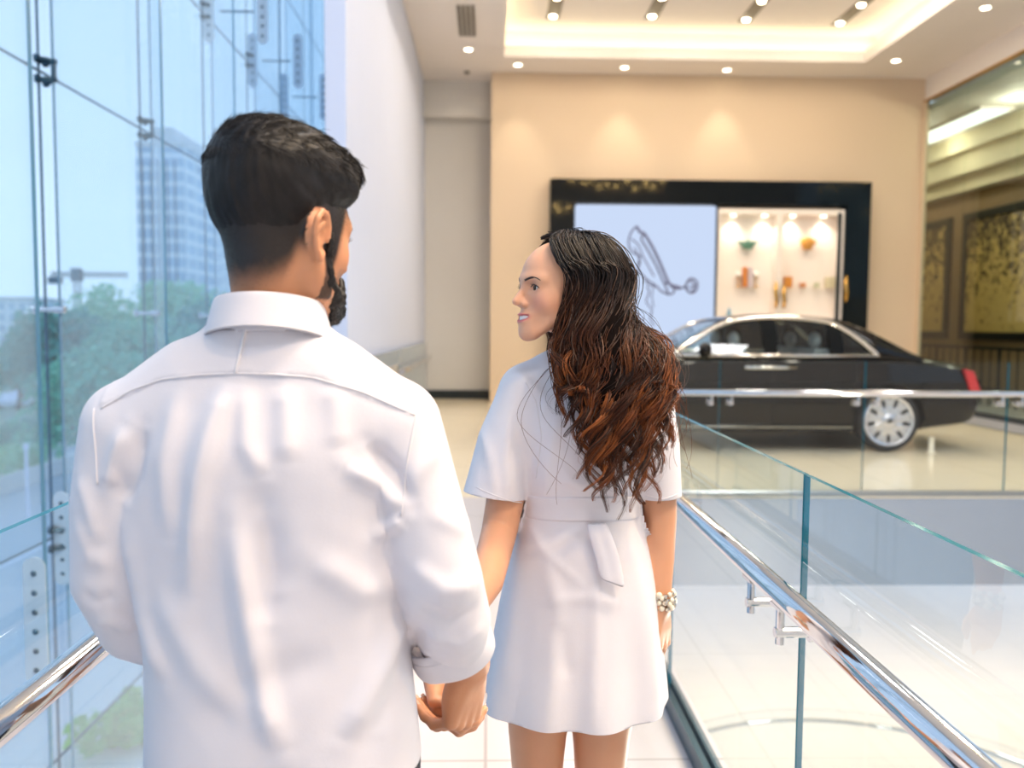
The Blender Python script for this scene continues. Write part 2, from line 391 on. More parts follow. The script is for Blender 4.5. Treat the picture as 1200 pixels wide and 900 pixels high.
def leafy():
    m, nt, out = nodes('leaf_pattern_canvas')
    b = N(nt, 'ShaderNodeBsdfPrincipled', Roughness=0.6)
    tc = N(nt, 'ShaderNodeTexCoord'); mp = N(nt, 'ShaderNodeMapping'); mp.inputs['Scale'].default_value = (1, 9.0, 6.5)
    L(nt, tc.outputs['Object'], mp.inputs['Vector'])
    nz = N(nt, 'ShaderNodeTexNoise', Scale=1.0, Detail=3.0, Distortion=1.2); L(nt, mp.outputs[0], nz.inputs['Vector'])
    sp = N(nt, 'ShaderNodeSeparateXYZ'); L(nt, tc.outputs['Object'], sp.inputs[0])
    mr = N(nt, 'ShaderNodeMapRange'); mr.inputs['From Min'].default_value = -1.2; mr.inputs['From Max'].default_value = 1.3; mr.inputs['To Min'].default_value = -0.20; mr.inputs['To Max'].default_value = 0.06
    L(nt, sp.outputs['Z'], mr.inputs['Value'])
    ad = N(nt, 'ShaderNodeMath', operation='ADD'); L(nt, nz.outputs['Fac'], ad.inputs[0]); L(nt, mr.outputs[0], ad.inputs[1])
    cr = N(nt, 'ShaderNodeValToRGB'); cr.color_ramp.elements[0].position = 0.46; cr.color_ramp.elements[0].color = lin(214, 180, 110)
    cr.color_ramp.elements[1].position = 0.50; cr.color_ramp.elements[1].color = lin(70, 52, 34)
    L(nt, ad.outputs[0], cr.inputs[0]); L(nt, cr.outputs[0], b.inputs['Base Color']); L(nt, b.outputs[0], out.inputs['Surface'])
    return m
M['leafy'] = leafy()
art_panel(19.35, 21.3, 'leaf-patterned ochre panel in a black frame, farther from the storefront corner behind the post')
ya = un(1131, 300, X=SX).y
art_panel(14.6, ya, 'larger leaf-patterned ochre panel in a black frame on the store wall')
# black balustrade inside the store
t = thing('black_balustrade', 'black metal balustrade with thin bars inside the store', 'railing', (9.6, 16, 0))
bx = 9.55
MB().box(bx-.03, bx+.03, 12.2, 21.7, 1.06, 1.12).box(bx-.02, bx+.02, 12.2, 21.7, .3, .34).build('top_rail', M['black_metal'], t)
for k in range(34):
    y = 12.3+k*.28
    MB().cyl((bx, y, 0), (bx, y, 1.08), .014 if k % 4 else .03, 8).build('baluster', M['black_metal'], t)

# ---- glass railings
def gpanel(x0, x1, y0, y1, z0, z1, parent, thin):
    """a glass sheet: clear faces, green edges"""
    m = MB(); vs = [(x, y, z) for z in (z0, z1) for y in (y0, y1) for x in (x0, x1)]
    fs = [(0, 2, 3, 1), (4, 5, 7, 6), (0, 1, 5, 4), (2, 6, 7, 3), (0, 4, 6, 2), (1, 3, 7, 5)]
    face = {'x': (4, 5), 'y': (2, 3)}[thin]
    for i, f in enumerate(fs):
        m.m = 0 if i in face else 1
        m.add([vs[j] for j in f], [(0, 1, 2, 3)])
    o = m.build('glass_panel', [M['rail_glass'], M['edge']], parent, fix=False)
    bm = bmesh.new(); bm.from_mesh(o.data); bmesh.ops.remove_doubles(bm, verts=bm.verts, dist=1e-5); bmesh.ops.recalc_face_normals(bm, faces=bm.faces); bm.to_mesh(o.data); bm.free()
    return o
def bracket_x(t, xg, xr, y, s):
    """rod through the glass, upright pin and saddle that carry the handrail; s = +1 when the rail lies toward +x"""
    zb = .80
    m = MB(); m.cyl((xg-s*.028, y, zb), (xr+s*.012, y, zb), .0115, 14); m.cyl((xg-s*.03, y, zb), (xg-s*.008, y, zb), .021, 18); m.cyl((xg+s*.008, y, zb), (xg+s*.026, y, zb), .021, 18)
    m.build('bracket', M['steel'], t, smooth=False, bevel=.001)
    m = MB(); m.cyl((xr, y, zb-.026), (xr, y, .862), .0095, 14); m.box(xr-.014, xr+.014, y-.03, y+.03, .853, .862)
    m.build('bracket_pin', M['steel'], t, bevel=.001)
XG, XR, HZ = .715, .628, .885
t = thing('glass_railing', 'glass railing with steel handrail on the right side of the bridge, beside the woman', 'railing', (XG, 2, 0), 'glass guard railings')
yj = [-1.2, .52, 1.868, 3.216, 4.564, 5.91, 7.1]
for i in range(len(yj)-1): gpanel(XG-.0065, XG+.0065, yj[i]+.004, yj[i+1]-.004, -.02, 1.123, t, 'x')
MB().tube([(XR, -1.2, HZ), (XR, 7.0, HZ)], .0255, 28).build('handrail', M['steel'], t, smooth=True)
MB().box(XG-.03, XG-.0075, -1.2, 7.1, 0, .07).box(XG+.0075, XG+.03, -1.2, 7.1, -.3, .07).build('base_channel', M['fit'], t)
for yq in yj[1:-1]:
    for d in (-.10, .10): bracket_x(t, XG, XR, yq+d, -1)
XG, XR = -.768, -.683
t = thing('glass_railing', 'glass railing with steel handrail left of the man, along the window wall', 'railing', (XG, 2, 0), 'glass guard railings')
yj = [-1.2, .6, 1.95, 3.3, 4.65, 6.0, 7.35]
for i in range(len(yj)-1): gpanel(XG-.0065, XG+.0065, yj[i]+.004, yj[i+1]-.004, -.02, 1.12, t, 'x')
MB().tube([(XR, -1.2, HZ), (XR, 7.3, HZ)], .0255, 28).build('handrail', M['steel'], t, smooth=True)
MB().box(XG+.0075, XG+.03, -1.2, 7.35, 0, .07).box(XG-.03, XG-.0075, -1.2, 7.35, -.3, .07).build('base_channel', M['fit'], t)
for yq in yj[1:-1]:
    for d in (-.10, .10): bracket_x(t, XG, XR, yq+d, 1)
# railing along the white wall beyond the bridge
t = thing('wall_handrail', 'grey glass guard with steel handrail along the far white wall', 'railing', (-1.15, 12, 0))
MB().box(-1.20, -1.185, 7.7, 16.7, .06, 1.13).build('guard_panel', pbr('grey_guard_glass', lin(150, 170, 186), .12, 0, .04, 3), t)
MB().tube([(-1.10, 7.7, .85), (-1.10, 16.7, .85)], .03, 16).build('handrail', M['steel'], t, smooth=True)
for k in range(7):
    y = 8.2+k*1.35
    MB().tube([(-1.19, y, .80), (-1.10, y, .80), (-1.10, y, .83)], .012, 10).build('bracket', M['steel'], t)
# railing along the display floor edge (runs across the picture)
YG, YR = 7.22, 7.14
t = thing('glass_railing', 'long glass railing with steel handrail in front of the black car', 'railing', (4, YG, 0), 'glass guard railings')
xj = [.76] + [un(q, 500, Y=YG).x for q in (842, 1012, 1179)] + [5.65, 6.87]
for i in range(len(xj)-1): gpanel(xj[i]+.004, xj[i+1]-.004, YG-.0065, YG+.0065, -.01, 1.165, t, 'y')
MB().tube([(.8, YR, .897), (6.87, YR, .897)], .027, 20).build('handrail', M['steel'], t, smooth=True)
MB().box(.76, 6.87, YG-.02, YG-.008, .0, .05).build('base_channel', M['brushed'], t)
for xq in xj[1:-1]:
    for d in (-.085, .085):
        m = MB(); x = xq+d
        m.cyl((x, YG+.03, .81), (x, YR-.01, .81), .0125, 12).cyl((x, YG-.008, .81), (x, YG-.03, .81), .024, 16).cyl((x, YG+.008, .81), (x, YG+.03, .81), .024, 16).cyl((x, YR, .79), (x, YR, .875), .0105, 12)
        m.build('bracket', M['steel'], t)
# curved railing round the opening of the lower floor
t = thing('curved_glass_railing', 'curved glass railing round the opening on the floor below', 'railing', (4.4, 8.6, -5), 'glass guard railings')
c = Vector((4.4, 8.6)); R = 2.95; n = 20
for i in range(n):
    a0, a1 = 2*PI*i/n+.004, 2*PI*(i+1)/n-.004; m = MB(); rows = []
    for rr in (R-.006, R+.006):
        for z in (-5.0, -3.9): rows.append([(c.x+rr*math.cos(a0+(a1-a0)*k/6), c.y+rr*math.sin(a0+(a1-a0)*k/6), z) for k in range(7)])
    m.grid([rows[0], rows[1]]); m.grid([rows[2], rows[3]]); m.m = 1; m.grid([rows[1], rows[3]])
    m.build('glass_panel', [M['rail_glass'], M['edge']], t)
MB().tube([(c.x+(R+.08)*math.cos(2*PI*k/96), c.y+(R+.08)*math.sin(2*PI*k/96), -4.1) for k in range(97)], .03, 10).build('handrail', M['steel'], t, smooth=True)

# ---- facade of point-fixed glass on the left
FX = -2.75
FY = [2.35+1.53*k for k in range(10)]          # joints; 5.41, 6.94, 8.47 ...
FZ = [-5.68, -4.24, -2.80, -1.35, .09, 2.985, 4.43, 5.87, 7.3, 8.7]
FYs = [-6.83, -5.30, -3.77, -2.24, -.71, .82] + FY
wn = 5
for i in range(len(FYs)-1):
    for j in range(len(FZ)-1):
        o = MB().box(FX-.008, FX+.008, FYs[i]+.006, FYs[i+1]-.006, FZ[j]+.006, FZ[j+1]-.006).build('window_%d' % wn, M['facade_glass'])
        o['kind'] = 'structure'; wn += 1
M['fin_edge'] = pbr('blue_glass_edge', lin(96, 150, 182), .2, 0, .05, 4, trans=.3)
m = MB()
for y in FYs: m.box(FX-.006, FX+.006, y-.006, y+.006, FZ[0], FZ[-1])
for z in FZ: m.box(FX-.006, FX+.006, FYs[0], FYs[-1], z-.006, z+.006)
tag(m.build('trim_9', pbr('silicone_joint', lin(44, 84, 108), .5, 0, .05, 5)), kind='structure')
for i, y in enumerate(FYs[4:]):
    k = i
    m = MB(); m.m = 1; m.box(FX+.086, FX+.09, y-.014, y+.014, FZ[0], FZ[-1]).box(FX+.74, FX+.744, y-.014, y+.014, FZ[0], FZ[-1]); m.m = 0; m.box(FX+.0901, FX+.7399, y-.012, y+.012, FZ[0], FZ[-1])
    tag(m.build('window_fin_%d' % (i+1), [M['fin_glass'], M['fin_edge']]), kind='structure')
def bolts(m, x, y, z, n, dz, s):
    for q in range(n):
        zz = z-dz*(n-1)/2+q*dz
        m.lathe([(.001, 0), (.012, 0), (.014, -s*.002), (.010, -s*.008), (.001, -s*.009)], (x, y, zz), 10, axis='y')
def plate(x, y, z, h=.30, w=.05):
    m = MB(); pts = [(x+w*math.cos(a), z+h-w+w*math.sin(a)) for a in [PI*k/10 for k in range(11)]] + [(x+w*math.cos(a), z-h+w+w*math.sin(a)) for a in [PI+PI*k/10 for k in range(11)]]
    m.prism(pts, y-.022, y-.012, 'y'); m.m = 1; bolts(m, x, y-.022, z, 6, h*.30, 1)
    return m
M['plate'] = pbr('satin_plate', lin(190, 206, 220), .35, .3, .03, 12)
for i, y in enumerate(FYs[6:13]):
    for z in (.09, 4.43):
        for xx, w in ((FX+.07, 'window'), (FX+(.70 if z < 1 else .58), 'room')):
            side = 'against the window glass' if w == 'window' else 'on the room-side edge of the glass fin'
            hgt = 'at bridge floor level' if z < 1 else 'high above the bridge'
            nth = ['nearest the camera', 'second from the camera', 'third from the camera', 'fourth from the camera', 'fifth from the camera', 'sixth from the camera', 'farthest, by the white wall'][i]
            t = plate(xx, y, z)
            tag(t.build('splice_plate', [M['plate'], M['fit']]), '%s %s splice plate, %s glass fin' % ('low' if z < 1 else 'high', 'window-side' if w == 'window' else 'room-side', nth), 'plate', 'bolted splice plates on the glass fins')
    t = MB().cyl((FX+.18, y-.017, 4.43), (FX+.50, y-.017, 4.43), .008, 8).build('tie_rod', M['fit'])
    nth = ['nearest the camera', 'second', 'third', 'fourth', 'fifth', 'sixth', 'farthest'][i]
    tag(t, 'thin horizontal steel rod on the %s tall glass fin' % nth, 'rod', 'thin rods across the glass fins')
# spider fittings
def spider(y, z):
    m = MB()
    for dz in (-.055, .055):
        m.cyl((FX+.11, y, z+dz), (FX+.012, y, z+dz), .016, 10)
        for dy in (-.05, .05):
            m.tube([(FX+.09, y, z+dz), (FX+.075, y+dy*.6, z+dz*1.05), (FX+.03, y+dy, z+dz*1.1)], .013, 8)
            m.cyl((FX+.03, y+dy, z+dz*1.1), (FX+.008, y+dy, z+dz*1.1), .026, 12)
    m.box(FX+.085, FX+.10, y-.02, y+.02, z-.065, z+.065)
    return m
proto = None
zn = {.09: 'at bridge floor level', 1.53: 'at eye level', 2.985: 'above head height', 4.43: 'high up'}
for i, y in enumerate(FYs[6:12]):
    nth = ['nearest the camera', 'second', 'third', 'fourth', 'fifth', 'farthest'][i]
    for z in zn:
        if proto is None:
            silver = MB().lathe([(.001, -.07), (.03, -.07), (.03, -.055), (.015, -.05), (.015, .05), (.024, .055), (.024, .12), (.001, .13)], (FX, 0, 0), 14, axis='x').build('glass_clamp', M['steel']); sm_ = silver; silver = silver.data; bpy.data.objects.remove(sm_)
            o = proto = spider(0, 0).build('glass_clamp', M['fit'] , origin=None)
        else:
            o = proto.copy(); COL.objects.link(o)
        o.location = (0, y, z)
        if z == 1.53: o.data = silver
        tag(o, 'steel spider clamp on the window glass %s, %s vertical joint' % (zn[z], nth), 'glass clamp', 'spider clamps on the window wall')
# ================================================================== display wall
DF = 15.72       # front plane of the black surround
def dp(px, py, Y=DF): 
    p = un(px, py, Y=Y); return p.x, p.z
dx0, dz1 = dp(645, 209); dx1, _ = dp(1022, 214)
lx0, lz1 = dp(675, 239); lx1, _ = dp(840, 241); vx0, vz1 = dp(843, 244); vx1, _ = dp(991, 246); vm, vz0 = dp(915, 366)
sx0, sx1 = vx0, vx1
lz0 = 1.05; vz0 = 1.60
t = thing('display_surround', 'black glossy display surround on the beige wall behind the car', 'display surround', ((dx0+dx1)/2, 15.9, 0))
m = MB()
m.box(dx0, dx1, DF, BACK, lz1+.02, dz1).box(dx0, lx0-.02, DF, BACK, 0, lz1+.02).box(lx1+.02, vx0-.02, DF, BACK, 0, lz1+.02).box(vx1+.02, dx1, DF, BACK, 0, lz1+.02)
m.box(lx0-.02, lx1+.02, DF, BACK, 0, lz0-.02).box(vx0-.02, vx1+.02, DF, BACK, 0, vz0-.02)
m.build('frame', M['black_gloss'], t)
MB().box(vx1+.02, vx1+.14, DF-.02, DF+.02, vz0+1.3-.45, vz0+1.3-.42).build('shelf_lip', M['black_gloss'], t)
# sketch light box
M['lightbox'] = glow('light_box_glow', (0.64, 0.76, 1.0, 1), 0.98)
M['ink'] = pbr('grey_ink', lin(96, 98, 132), 0.6, 0, .05, 20)
t = thing('light_box', 'large bluish white light box panel with a grey line sketch', 'light box', ((lx0+lx1)/2, DF+.1, lz0))
MB().box(lx0, lx1, DF+.02, DF+.2, lz0, lz1).build('panel', M['lightbox'], t, bevel=.03)
def ink(pts, r=.013):
    out = []
    for a, b in pts:
        x, z = dp(640+a/3, 200+b/3, DF+.016); out.append((x, DF+.016, z))
    P = []
    for i in range(len(out)-1):
        for k in range(4):
            f = k/4; p = [out[max(i-1, 0)], out[i], out[i+1], out[min(i+2, len(out)-1)]]
            P.append(tuple(.5*(2*p[1][q]+(p[2][q]-p[0][q])*f+(2*p[0][q]-5*p[1][q]+4*p[2][q]-p[3][q])*f*f+(3*p[1][q]-p[0][q]-3*p[2][q]+p[3][q])*f**3) for q in range(3)))
    return P+[out[-1]]
m = MB()
for pts, r in [([(318, 195), (300, 215), (290, 250), (300, 285), (330, 300), (322, 340), (350, 380), (380, 400), (400, 420)], .012),
               ([(318, 195), (330, 215), (345, 222), (372, 265), (398, 318), (420, 370), (436, 400), (470, 410)], .02),
               ([(345, 222), (335, 240), (355, 275), (385, 330), (410, 385), (430, 430)], .014),
               ([(300, 240), (325, 262), (340, 300), (362, 340), (380, 372)], .010),
               ([(400, 420), (430, 435), (450, 425), (440, 400), (415, 395)], .014),
               ([(436, 405), (465, 415), (490, 405), (500, 385), (515, 380), (530, 392), (528, 418), (512, 430), (495, 420), (490, 402)], .016),
               ([(500, 385), (520, 400), (512, 430)], .012), ([(498, 412), (530, 402)], .010),
               ([(355, 405), (362, 430), (352, 460), (372, 490), (366, 520), (380, 545)], .010), ([(380, 400), (372, 440), (378, 480)], .008),
               ([(310, 270), (330, 320), (322, 350), (345, 372), (360, 400), (395, 408)], .010)]:
    m.tube(ink(pts), r*1.35, 6)
m.build('sketch_line', M['ink'], t)
# lit cabinet
M['case_white'] = pbr('cabinet_white', lin(250, 240, 232), 0.5, 0, .01, 5)
M['clear'] = pane('cabinet_glass', (0.99, 0.985, 0.975, 1), 1.45, 0.6)
M['case_glow'] = glow('cabinet_lamp_glow', (1.0, 0.88, 0.68, 1), 9.0)
t = thing('display_cabinet', 'lit white display cabinet with glass shelves and brass door pulls', 'display cabinet', ((vx0+vx1)/2, DF+.15, vz0))
vm = (vx0+vx1)/2 - .02
m = MB(); B_ = BACK-.02; w = .05
m.box(vx0, vx1, B_-.03, B_, vz0, vz1).box(vx0, vx0+w, DF+.04, B_-.03, vz0, vz1).box(vx1-w, vx1, DF+.04, B_-.03, vz0, vz1).box(vx0+w, vx1-w, DF+.04, B_-.03, vz1-.1, vz1).box(vx0+w, vx1-w, DF+.04, B_-.03, vz0, vz0+.05).box(vm-.05, vm+.05, DF+.04, B_-.03, vz0+.05, vz1-.1)
m.build('case', M['case_white'], t)
SHZ = [dp(870, 291)[1], dp(870, 336)[1]]
for sh in SHZ:
    for a, b in ((vx0+w, vm-.05), (vm+.05, vx1-w)):
        MB().box(a+.003, b-.003, DF+.07, B_-.035, sh-.012, sh).build('shelf', M['clear'], t)
for a, b in ((vx0, vm-.012), (vm+.012, vx1-.13)):
    d = MB().box(a, b, DF+.005, DF+.02, vz0+.02, vz1-.02).build('door', M['clear'], t)
MB().box(vx1-.13, vx1-.06, DF+.0, DF+.03, vz0, vz1-.06).build('dark_mullion', M['dark_base'], t)
for q, (x, za, zb) in enumerate([(vm-.075, 330, 361), (vm+.075, 334, 361), (vx1+.04, 322, 353)]):
    z1, z0 = dp(900, za)[1], dp(900, zb)[1]
    m = MB(); m.tube([(x, DF-.04, z0), (x+.012, DF-.055, z0+(z1-z0)*.35), (x-.01, DF-.05, z0+(z1-z0)*.6), (x, DF-.04, z1)], [.028, .04, .045, .025], 12); m.cyl((x, DF-.04, z0+.06), (x, DF+.01, z0+.06), .012, 8); m.cyl((x, DF-.04, z1-.06), (x, DF+.01, z1-.06), .012, 8)
    m.build('door_pull', M['gold'], t, smooth=True)
for x in [vx0+(vm-vx0)*f for f in (.27, .78)]+[vm+(vx1-.1-vm)*f for f in (.25, .78)]:
    MB().lathe([(.001, vz1-.112), (.045, vz1-.112), (.05, vz1-.1), (.001, vz1-.1)], (x, DF+.17, 0), 16).build('lamp', M['case_glow'], t)
    ld = bpy.data.lights.new('cabinet_spot', 'SPOT'); ld.energy = 24; ld.color = (1, .9, .78); ld.spot_size = 1.9; ld.spot_blend = .9; ld.shadow_soft_size = .04
    lo = bpy.data.objects.new('cabinet_spot', ld); COL.objects.link(lo); lo.location = (x, DF+.17, vz1-.13)
# things on the shelves
YI = DF+.17
def ipos(px, sh): return dp(px, 300, YI)[0]
def pm(n, r, g, b, rough=.35, metal=0.): 
    if n not in M: M[n] = pbr(n, lin(r, g, b), rough, metal, .05, 20)
    return M[n]
s0, s1, fl = SHZ[0]+.001, SHZ[1]+.001, vz0+.051
x = ipos(876, 0); m = MB()
m.lathe([(.001, .0), (.07, .0), (.085, .015), (.14, .08), (.165, .13), (.15, .13), (.12, .09), (.06, .03), (.001, .028)], (0, 0, 0), 8)
m.prism([(-.19, .155), (-.16, .10), (-.11, .13)], -.02, .02, 'y'); m.prism([(.19, .155), (.16, .10), (.11, .13)], -.02, .02, 'y'); m.prism([(-.03, .06), (0, .2), (.03, .06)], -.03, .03, 'y')
o = tag(m.build('bowl', pm('green_glaze', 96, 158, 140)), 'green pointed boat-like bowl on the upper left glass shelf', 'bowl'); o.location = (x, YI, s0)
x = ipos(946, 0); m = MB()
m.lathe([(.001, 0), (.075, 0), (.085, .03), (.13, .12), (.125, .19), (.09, .215), (.08, .2), (.1, .14), (.05, .03), (.001, .03)], (0, 0, 0), 9)
m.tube([(.11, 0, .17), (.16, 0, .17), (.15, 0, .12), (.11, 0, .09)], .014, 8)
o = tag(m.build('pot', pm('amber_glaze', 226, 160, 62)), 'amber pot with a side handle on the upper right glass shelf', 'pot'); o.location = (x, YI, s0)
for px, lab in ((866, 'white ball candle on a stand left of the tall orange book'), (886.5, 'white ball candle on a stand right of the grey book')):
    t = thing('candle_stand', lab, 'candle stand', (ipos(px, 0), YI, s1), 'ball candles in the cabinet')
    x = t.location.x
    MB().lathe([(.001, s1), (.055, s1), (.055, s1+.012), (.012, s1+.03), (.010, s1+.15), (.05, s1+.18), (.001, s1+.19)], (x, YI, 0), 16).build('stand', M['gold'], t, smooth=True)
    MB().ball((x, YI, s1+.235), .062).build('ball_candle', pm('candle_wax', 250, 248, 244), t, smooth=True)
def bxi(name, px, w, h, d, sh, mt, lab, cat):
    o = MB().box(-w/2, w/2, -d/2, d/2, 0, h).box(-w/2-.003, w/2+.003, -d/2-.003, d/2+.003, h*.70, h*.74).build(name, mt, bevel=.005)
    o.location = (ipos(px, 0), YI, sh); tag(o, lab, cat)
bxi('book', 873, .060, .37, .14, s1, pm('orange_cloth', 226, 140, 60), 'tall orange book upright between two white ball candles', 'book')
bxi('book', 878.8, .080, .36, .14, s1, pm('lavender_cloth', 216, 200, 206), 'tall pale grey book beside the tall orange book', 'book')
bxi('box', 924, .135, .20, .12, s1, pm('orange_box', 220, 142, 40), 'larger orange box on the lower right glass shelf', 'box')
bxi('box', 941.5, .09, .09, .09, s1, pm('copper_box', 206, 132, 66), 'small copper-brown box beside the larger orange box', 'box')
bxi('box', 958, .085, .095, .09, s1, pm('mint_box', 216, 214, 180), 'small pale green box on the lower right glass shelf', 'box')
bxi('box', 973.5, .16, .20, .12, s1, pm('cream_box', 226, 214, 178), 'large cream box at right end of the lower shelf', 'box')
o = tag(MB().lathe([(.001, 0), (.052, 0), (.055, .02), (.028, .09), (.014, .16), (.001, .17)], (0, 0, 0), 14).build('bottle', pm('blue_glass', 92, 158, 190), smooth=True), 'small blue cone-shaped bottle on the cabinet bottom', 'bottle')
o.location = (ipos(856, 0), YI, fl)

# ================================================================== the car
YN = 9.76; YFAR = 11.70; YC = (YN+YFAR)/2
M['paint'] = pbr('black_car_paint', lin(10, 8, 8), 0.07, 0, .02, 5, spec=.30)
M['chrome'] = pbr('car_chrome', lin(226, 220, 210), 0.08, 1.0, .02, 10)
M['tyre'] = pbr('tyre_rubber', lin(34, 34, 36), 0.75, 0, .1, 40)
M['alloy'] = pbr('wheel_alloy', lin(214, 212, 216), 0.25, .75, .03, 20)
M['car_glass'] = pane('car_glass', (0.62, 0.70, 0.70, 1), 1.5, 1.0)
M['hide'] = pbr('cream_leather', lin(206, 206, 204), .5, 0, .03, 20)
M['red_lens'] = pbr('red_lens', lin(196, 34, 40), .15, 0, .05, 10, coat=.5)
M['well'] = pbr('wheel_well_black', lin(10, 10, 11), .8, 0, .05, 10)
car = thing('car', 'glossy black luxury saloon car parked behind the glass railing', 'car', (3.2, YC, 0))
def cx(px): return un(px, 450, Y=YN+.05).x
def cz(py, px=900): return un(px, py, Y=YN+.05).z
XR_, XF_ = 4.70, 1.40          # axles
RT = .372
# lower body: stations front -> rear : x, half width at sill / waist / shoulder, heights
ST = [  # x, zsill, zwaist, zshoulder, zdeck(centre), wscale
 (0.42, .34, .55, .80, .84, .86), (0.50, .26, .55, .86, .92, .93), (0.75, .22, .55, .93, 1.00, .975), (1.20, .20, .56, .98, 1.06, 1.0), (1.80, .20, .57, 1.02, 1.10, 1.0),
 (2.20, .20, .58, 1.06, 1.13, 1.0), (3.00, .20, .58, 1.085, 1.10, 1.0), (4.00, .20, .58, 1.085, 1.10, 1.0), (4.60, .20, .58, 1.08, 1.13, 1.0), (5.00, .23, .58, 1.06, 1.14, .985),
 (5.35, .27, .58, 1.03, 1.09, .96), (5.62, .30, .58, .99, 1.04, .925), (5.76, .36, .58, .93, .985, .89), (5.82, .46, .60, .84, .88, .86)]
HW = (YFAR-YN)/2
def sect(s):
    x, zs, zw, zh, zd, w = s
    half = [(0.0, zs), (.78*w, zs), (.93*w, zs+.04), (.985*w, zs+.16), (1.0*w, zw+.10), (.99*w, zw+.26), (.955*w, zh-.03), (.90*w, zh+.012), (.80*w, zh+.02+(zd-zh)*.3), (.45*w, zh+.02+(zd-zh)*.8), (0, zd+.015)]
    pts = [(x, YC-HW*a, z) for a, z in half] + [(x, YC+HW*a, z) for a, z in half[-2:0:-1]]
    return pts
def dense(ST, n=5):
    out = []
    A = np.array(ST)
    for i in range(len(A)-1):
        p0, p1, p2, p3 = A[max(i-1, 0)], A[i], A[i+1], A[min(i+2, len(A)-1)]
        for k in range(n):
            f = k/n; q = .5*(2*p1+(p2-p0)*f+(2*p0-5*p1+4*p2-p3)*f*f+(3*p1-p0-3*p2+p3)*f**3); out.append(tuple(q))
    return out+[tuple(A[-1])]
m = MB(); rows = [sect(s) for s in dense(ST)]; m.grid(rows, closed=True)
k = len(rows[0]); nr = len(rows)
m.f.append(tuple(range(k-1, -1, -1))); m.mi.append(0); m.f.append(tuple((nr-1)*k+j for j in range(k))); m.mi.append(0)
body = m.build('body', [M['paint'], M['well']], car, smooth=True)
cut = MB()
for ax in (XR_, XF_):
    for a, b in ((YN-.3, YN+.30), (YFAR-.30, YFAR+.3)): cut.cyl((ax, a, RT), (ax, b, RT), .425, 40)
co = cut.build('cutter', M['well'], None)
co.location = (0, 0, 0)
md = body.modifiers.new('b', 'BOOLEAN'); md.operation = 'DIFFERENCE'; md.object = co; md.solver = 'EXACT'
bpy.context.view_layer.update(); dg = bpy.context.evaluated_depsgraph_get()
nm = bpy.data.meshes.new_from_object(body.evaluated_get(dg)); body.modifiers.clear(); body.data = nm
bpy.data.objects.remove(co)
if 'wheel_well_black' not in [mm.name for mm in nm.materials if mm]: nm.materials.append(M['well'])
for p in nm.polygons: p.use_smooth = True
try: nm.set_sharp_from_angle(angle=math.radians(32))
except Exception: pass
# greenhouse: outline of the roof and side windows as seen from the side
belt = 1.10
roof = [(cx(772), 1.12), (cx(800), 1.245), (cx(838), 1.44), (cx(866), 1.535), (cx(893), 1.568), (cx(925), 1.578), (cx(958), 1.568), (cx(990), 1.53), (cx(1024), 1.415), (cx(1050), 1.28), (cx(1070), 1.17), (cx(1084), 1.11)]
def yside(z): # tumblehome
    f = max(0., min(1., (z-1.08)/.5)); return HW*(.90-.20*f**1.15)
def cpts(n=4):
    A = np.array(roof); return [tuple(q) for q in dense([tuple(a) for a in A], n)]
RC = cpts(4)
m = MB(); rows = []
for x, z in RC:
    w = yside(z); rows.append([(x, YC-w, z-.035), (x, YC-w*.965, z-.010), (x, YC-w*.86, z+.010), (x, YC-w*.5, z+.03), (x, YC, z+.038), (x, YC+w*.5, z+.03), (x, YC+w*.86, z+.010), (x, YC+w*.965, z-.010), (x, YC+w, z-.035)])
iw0 = 0; iwind = next(i for i, p in enumerate(RC) if p[0] > cx(852)); irear = next(i for i, p in enumerate(RC) if p[0] > cx(1000)); irend = next(i for i, p in enumerate(RC) if p[0] > cx(1062))
for i in range(len(rows)-1):
    pass
m.grid(rows[iwind:irear+1]); m.build('roof', M['paint'], car, smooth=True, solid=.02)
m = MB(); m.grid([r[1:-1] for r in rows[:iwind+1]]); m.build('windshield', M['car_glass'], car, smooth=True)
m = MB(); m.grid([r[2:-2] for r in rows[irear:irend+1]]); m.build('rear_window', M['car_glass'], car, smooth=True)
m = MB(); m.grid([r[:3] for r in rows[irear:irend+1]]); m.grid([r[-3:] for r in rows[irear:irend+1]]); m.grid(rows[irend:]); m.build('rear_pillar', M['paint'], car, smooth=True, solid=.02)
